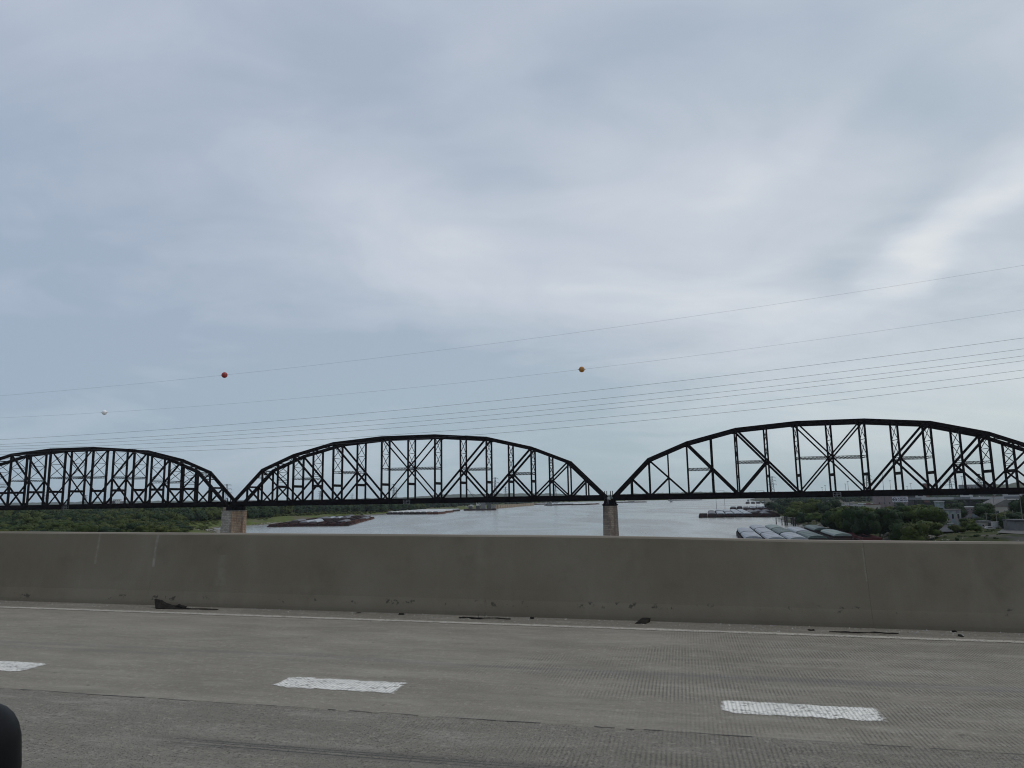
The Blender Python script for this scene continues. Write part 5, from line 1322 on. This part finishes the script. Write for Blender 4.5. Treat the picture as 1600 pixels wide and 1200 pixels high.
building('dock_warehouse', 'low pale grey warehouse roof right of the gabled one on the left shore', 722, 2450, 40, 30, 8.5, 'light_metal', 'gable', R(8), (3, 1, 3, 3), 'light_metal', 3)
building('white_dock_building', 'white boxy building with red doors above the dark dock', 750, 2330, 24, 14, 18, 'white_paint', 'flat', R(5), (3, 1, 4, 7), 'white_paint')
for px, Y, w, h, wl, lb in ((24, 1700, 45, 9, 'light_metal', 'pale grey warehouse roof behind the thicket at the far left'), (66, 1750, 26, 10, 'white_paint', 'small white building behind the thicket, second from the left'),
        (127, 1900, 14, 12, 'white_paint', 'tiny white hut behind the left woods below the truss'), (155, 1950, 16, 12, 'light_metal', 'tiny pale building behind the left woods, fourth from the left'),
        (188, 1900, 13, 13, 'white_paint', 'tiny white tank house behind the left woods, rightmost'), (173, 4200, 60, 40, 'pink', 'pale grain silo block on the horizon behind the left span'),
        (183, 4200, 44, 48, 'white_paint', 'taller white silo block beside the pale one on the horizon'), (192, 4200, 24, 36, 'pink', 'small pinkish silo block on the horizon'),
        (383, 1500, 26, 26, 'light_metal', 'pale works building glimpsed behind the left foot of the middle span')):
    building('warehouse' if h < 30 else 'silo_block', lb, px, Y, w, 18, h, wl, 'gable' if w == 45 else 'flat', 0, (3, 1, 2, 2) if h < 15 else (4, 3, 3, 4), 'light_metal')

# viaduct with a pale parapet
p0, p1 = far_at(1414, 640), far_at(1640, 600)
dv = Vector((p1.x - p0.x, p1.y - p0.y, 0)); Lv = dv.length; av = math.atan2(dv.y, dv.x); zv = zpix(1440, 777.4, 630)
t_ = thing('road_viaduct', 'long elevated road with a pale concrete parapet on dark columns at the right', 'viaduct', (p0.x, p0.y, 0), (0, 0, av))
MB().box(0, Lv, -.5, 14, zv - 2.6, zv - 1.1).put('deck', M['dark_wall'], t_)
k = 0; x = 0.0
while x < Lv - 1:
    MB().box(x, min(x + 11.9, Lv), -.85, -.51, zv - 2.0, zv + (.0 if k < 14 else .15)).put('parapet_panel', M['light_metal'] if k % 3 else M['grey_metal'], t_); x += 12; k += 1
MB().box(0, Lv, 14.0, 14.3, zv - 1.6, zv).put('rear_parapet', M['grey_metal'], t_)
x = 8.0
while x < Lv:
    for y_ in (1.5, 12): MB().box(x - .6, x + .6, y_ - .6, y_ + .6, 4, zv - 3.9).put('column', M['dark_wall'], t_)
    MB().box(x - .8, x + .8, 0, 13.5, zv - 3.895, zv - 2.605).put('pier_cap', M['dark_wall'], t_); x += 20
MB().box(10, Lv, 2.0, 3.2, 4, zv - 4.2).put('shadow_panel', M['dark_wall'], t_)  # dark sheet standing in for the shadow beneath the viaduct deck
def vehicle(name, label, loc, ang, L_, H_, body, cab, group=None):
    v = thing(name, label, name.replace('_', ' '), loc, (0, 0, ang), group)
    MB().prism([(-L_ / 2, .35), (L_ / 2, .35), (L_ / 2, .9), (L_ * .36, 1.0), (L_ * .2, H_), (-L_ * .38, H_), (-L_ / 2, H_ * .65)] if cab else
               [(-L_ / 2, .6), (L_ / 2, .6), (L_ / 2, H_ * .7), (L_ / 2 - 1.2, H_ * .8), (L_ / 2 - 1.4, H_), (-L_ / 2, H_)], -.95, .95, 'y').put('body', M[body], v)
    MB().box(-L_ * .28, L_ * .2, -.97, .97, H_ * .68, H_ * .92).put('side_window', M['glass'], v)
    for sx in (-.3, .32):
        for sy in (-.8, .8): MB().tube([(L_ * sx, sy - .12, .34), (L_ * sx, sy + .12, .34)], .34, 10).put('wheel', M['rubber'], v)
    return v
def on_via(s, y_): c_ = Vector((math.cos(av) * s - math.sin(av) * y_, math.sin(av) * s + math.cos(av) * y_, 0)); return (p0.x + c_.x, p0.y + c_.y, zv - 1.097)
vehicle('box_truck', 'white box truck on the viaduct, centre of the row of traffic', on_via(46, 3), av, 9, 3.6, 'white_paint', False)
vehicle('box_truck', 'pale grey box truck at the left end of the viaduct', on_via(12, 3), av, 8, 3.3, 'light_metal', False)
vehicle('box_truck', 'long silver trailer truck on the right part of the viaduct', on_via(80, 3), av, 16, 3.4, 'light_metal', False)
for i, (s, bd, lb) in enumerate(((24, 'grey_wall', 'grey car on the viaduct left of the white truck'), (34, 'dark_wall', 'dark car just behind the white truck'), (57, 'white_paint', 'white car ahead of the white truck on the viaduct'), (66, 'red_paint', 'dull red car on the viaduct'))):
    vehicle('car', lb, on_via(s, 3), av, 4.6, 1.5, bd, True)
# parked wagons beyond the shore trees, right of centre
for i in range(40):
    px = 1288 + (i % 10) * 8.4 + rl.uniform(-2, 2); Y = 830 + (i // 10) * 90 + rl.uniform(-10, 10); p = far_at(px, Y)
    bd = rl.choice(['light_metal', 'grey_wall', 'white_paint', 'grey_metal', 'brick', 'tan_pale'])
    w_ = thing('freight_wagon', {'light_metal': 'pale grey', 'grey_wall': 'dark grey', 'white_paint': 'white', 'grey_metal': 'grey', 'brick': 'brown', 'tan_pale': 'tan'}[bd] + ' freight wagon below the right span, %s in the %s row of the yard' % (ORD[i % 10], ROWS[i // 10]), 'wagon', (p.x, p.y, 7.9), (0, 0, -TH + rl.uniform(-.05, .05)), 'freight wagons in the rail yard')
    L_ = rl.uniform(3.5, 6); MB().box(-L_, L_, -1.5, 1.5, 1.1, rl.uniform(3.2, 4.6)).put('body', M[bd], w_)
    MB().box(-L_ + .3, L_ - .3, -1.3, 1.3, .8, 1.097).put('chassis', M['deck_steel'], w_)
    for sx in (-.65, .65): MB().box(L_ * sx - 1, L_ * sx + 1, -1.2, 1.2, 0, .797).put('bogie', M['deck_steel'], w_)
deck_p = far_at(1330, 950)
structure(MB().add([tuple(far_at(1284, 800, 8.6)), tuple(far_at(1372, 800, 8.6)), tuple(far_at(1372, 1250, 8.6)), tuple(far_at(1284, 1250, 8.6))], [(0, 1, 2, 3)]).put('yard_ground', simple('yard_gravel', (.19, .18, .175), (.13, .125, .12), .1, .95)))

# billboard
Yb = 620; p = far_at(1405.5, Yb); k_ = Yb / F_PX
wB, zb0, zb1 = 22.5 * k_, zpix(1405, 784.4, Yb), zpix(1405, 776.2, Yb); z0 = gz(p.x, p.y)
t_ = thing('billboard', 'white billboard with a round dark emblem and two lines of blue lettering above the grove', 'billboard', (p.x, p.y, z0), (0, 0, -R(8)))
MB().box(-wB / 2, wB / 2, 0, .4, zb0 - z0, zb1 - z0).put('panel', M['billboard_white'], t_)
for x in (-wB * .3, wB * .3): MB().tube([(x, .5, 0), (x, .5, zb0 - z0)], .3, 8).put('post', M['grey_metal'], t_)
MB().box(-wB / 2, wB / 2, -.9, -.02, zb0 - z0 - .35, zb0 - z0 - .2).put('catwalk', M['grey_metal'], t_)
def text_mesh(s, size, bold=0.02):
    cu = bpy.data.curves.new('lettering', 'FONT'); cu.body = s; cu.size = size; cu.offset = bold; cu.extrude = .02; cu.align_x = 'CENTER'
    o = bpy.data.objects.new('tmp', cu); col.objects.link(o); dg = bpy.context.evaluated_depsgraph_get(); dg.update()
    me = bpy.data.meshes.new_from_object(o.evaluated_get(dg)); bpy.data.objects.remove(o); me.materials.clear(); me.materials.append(M['ink']); return me
hB = zb1 - zb0
for s_, zz, sc in (('KIESEL', .54, 1.32), ('COMPANY', .14, .98)):
    me = text_mesh(s_, hB * .46, .045); put('lettering', me, t_, (wB * .14, -.03, zb0 - z0 + hB * zz), (math.pi / 2, 0, 0), (sc, 1, 1))
m = MB(); n = 20; c_ = (-wB * .36, zb0 - z0 + hB * .5); Vv = []
for k in range(n): a_ = 6.2832 * k / n; Vv += [(c_[0] + 1.65 * math.cos(a_), -.03, c_[1] + 1.65 * math.sin(a_)), (c_[0] + 1.05 * math.cos(a_), -.03, c_[1] + 1.05 * math.sin(a_))]
m.add(Vv, [(2 * k, 2 * ((k + 1) % n), 2 * ((k + 1) % n) + 1, 2 * k + 1) for k in range(n)])
m.box(c_[0] - 1.9, c_[0] + .9, -.05, -.02, c_[1] - .35, c_[1] + .15); m.put('emblem', M['ink'], t_)

# street at the lower right with its poles
s0 = [far_at(1552, 352, 8.3), far_at(1700, 300, 8.3), far_at(1700, 420, 8.3), far_at(1560, 396, 8.3)]
structure(MB().add([tuple(q) for q in s0], [(0, 1, 2, 3)]).put('street', simple('street_concrete', (.12, .115, .105), (.085, .082, .076), .15, .9)))
for px, Y, zt, lb in ((1536.5, 385, 799, 'short wooden pole in front of the tan block building'), (1566, 372, 797, 'wooden pole at the edge of the street beside the small round tree'),
                      (1578, 420, 797, 'thin wooden pole behind the street tree'), (1592, 400, 772, 'tall leaning wooden pole at the right picture edge'), (1552, 430, 796, 'pale pole behind the white trailer'), (1550.5, 520, 775, 'thin tall pole in front of the gabled hall')):
    p = far_at(px, Y); z0 = gz(p.x, p.y); h = zpix(px, zt, Y) - z0
    t_ = thing('utility_pole', lb, 'utility pole', (p.x, p.y, z0))
    MB().tube([(0, 0, -.5), (0, 0, h)], [.24, .15], 7).put('pole', M['pole_wood'], t_)
    MB().box(-1.1, 1.1, -.07, .07, h - 1.1, h - .9).put('crossarm', M['pole_wood'], t_)
p = far_at(1549.5, 392); t_ = thing('trailer', 'small white box trailer parked beside the street', 'trailer', (p.x, p.y, 8.05), (0, 0, TR))
MB().box(-1.6, 1.6, -1.2, 1.2, .7, 3.6).put('body', M['white_paint'], t_)
for x in (-.8, .8):
    for y_ in (-1.0, 1.0): MB().tube([(x, y_ - .1, .35), (x, y_ + .1, .35)], .35, 8).put('wheel', M['rubber'], t_)
p = far_at(1540, 384); vehicle('car', 'white car parked in front of the tan block building', (p.x, p.y, 8.15), TR, 4.5, 1.45, 'white_paint', True)
p = far_at(1518, 396); t_ = thing('graffiti_wall', 'low graffiti covered retaining wall behind the leafy shrub clump', 'wall', (p.x - 6, p.y, 7.5), (0, 0, TR))
MB().box(-8, 8, -.2, .2, 0, 3.2).put('panel', M['mural'], t_); MB().box(-8, -5, -.6, .4, 3.203, 3.6).put('awning', M['light_metal'], t_)
p = far_at(1472, 408); structure(MB().add([(-9, -22, 1.2), (9, -22, 1.2), (10, 12, 3.4), (-6, 12, 3.4)], [(0, 1, 2, 3)]).put('paved_slope', M['dark_wall'], None, (p.x, p.y, gz(p.x, p.y) - 1.1), (0, 0, TR)))

# dock works on the left shore
b0 = at(806, 791, 0)
t_ = thing('sheet_pile_wall', 'long tan sheet pile quay wall on the left shore', 'quay wall', (at(772, 795, 0).x, at(772, 795, 0).y, 0), (0, 0, math.atan2(at(835, 789.5, 0).y - at(772, 795, 0).y, at(835, 789.5, 0).x - at(772, 795, 0).x)))
Lw = (at(835, 789.5, 0) - at(772, 795, 0)).length; n = 40
for i in range(n): MB().box(Lw * i / n, Lw * (i + .92) / n, 0 if i % 2 else .8, 6, -2, 8.0 + (i % 5) * .15).put('sheet_pile', M['tan'], t_)
p = at(752, 797.5, 0); t_ = thing('crane_barge', 'dark dock barge with a lattice boom crane and jumbled gear on the left shore', 'crane barge', (p.x, p.y, 0), (0, 0, R(10)))
MB().box(-40, 34, -8, 8, -.5, 4).put('hull', M['hull_dark'], t_)
for i, (x, w, h, mt) in enumerate(((-8, 8, 7, 'dark_wall'), (4, 10, 14, 'grey_wall'), (18, 9, 12, 'dark_wall'), (28, 6, 7, 'grey_metal'), (-25, 8, 6, 'dark_wall'))):
    MB().box(x - w / 2, x + w / 2, -5, 5, 4.003, 4 + h).put('deckhouse', M[mt], t_)
zt = zpix(742, 762, p.y); MB().bar((0, 0, 8), (-34, 2, zt), 1.1, 1.1).put('crane_boom', M['pylon'], t_)
MB().bar((4, 0, 18), (-34, 2, zt), .3, .3).put('boom_stay', M['pylon'], t_)
p = at(738, 795, 0); towboat((p.x - 10, p.y + 60, 0), R(80), 'dark towboat moored at the left shore dock', 1.2, 'white_paint')
p = at(845, 788.5, 0); barge((p.x, p.y, 0), R(80), 'hull_rust', None, 'lone dark barge at the right end of the tan quay wall', 'x', 0)

# ------------------------------------------------------------------ car mirror at the lower left edge
def cam_pt(px, py, dist): return Vector((0, 0, CAMZ)) + (fwd + (px - 800) / F_PX * rgt - (py - 600) / F_PX * upv) * dist
mc = cam_pt(-94, 1214, .92)
t_ = thing('side_mirror', 'rounded black car door mirror at the lower left edge of the view', 'car mirror', mc, (R(2), R(-2), R(8)))
def sq_shell(rx, ry, rz_, e, n=28, mlat=16, front=1.0, flat_front=False):
    V = []; Fc = []
    sg = lambda w, p_: math.copysign(abs(w) ** p_, w)
    for i in range(mlat + 1):
        ph = -math.pi / 2 + math.pi * i / mlat
        for k in range(n):
            th = 2 * math.pi * k / n
            x = rx * sg(math.cos(ph), e) * sg(math.cos(th), e); y_ = ry * sg(math.sin(ph), 1.0); z = rz_ * sg(math.cos(ph), e) * sg(math.sin(th), e)
            V.append((x, y_, z))
    Fc = [(i * n + k, i * n + (k + 1) % n, (i + 1) * n + (k + 1) % n, (i + 1) * n + k) for i in range(mlat) for k in range(n)]
    return V, Fc
V, Fc = sq_shell(.088, .06, .088, .58); MB().add(V, Fc).put('housing', M['blackplastic'], t_, smooth=True)
V, Fc = sq_shell(.080, .012, .078, .5); MB().add(V, Fc).put('mirror_glass', simple('mirror_glass', (.02, .02, .022), None, 2, .1), t_, (0, -.052, 0), smooth=True)
MB().tube([(-.05, 0, -.05), (-.09, .01, -.16), (-.16, .02, -.30)], [.03, .028, .04], 10).put('mount_arm', M['blackplastic'], t_, smooth=True)

# ------------------------------------------------------------------ the air between
m = bpy.data.materials.new('thin_haze'); m.use_nodes = True; t = m.node_tree; t.nodes.clear()
v = N(t, 'ShaderNodeVolumePrincipled'); o = N(t, 'ShaderNodeOutputMaterial'); t.links.new(v.outputs[0], o.inputs['Volume'])
v.inputs['Color'].default_value = (.80, .88, .96, 1); v.inputs['Density'].default_value = 3.2e-5; v.inputs['Anisotropy'].default_value = 0.1
stuff(tag(MB().box(-15000, 15000, -1600, 15000, -7, 260).put('haze', m), 'thin pale blue haze over the river and far hills', 'haze'))
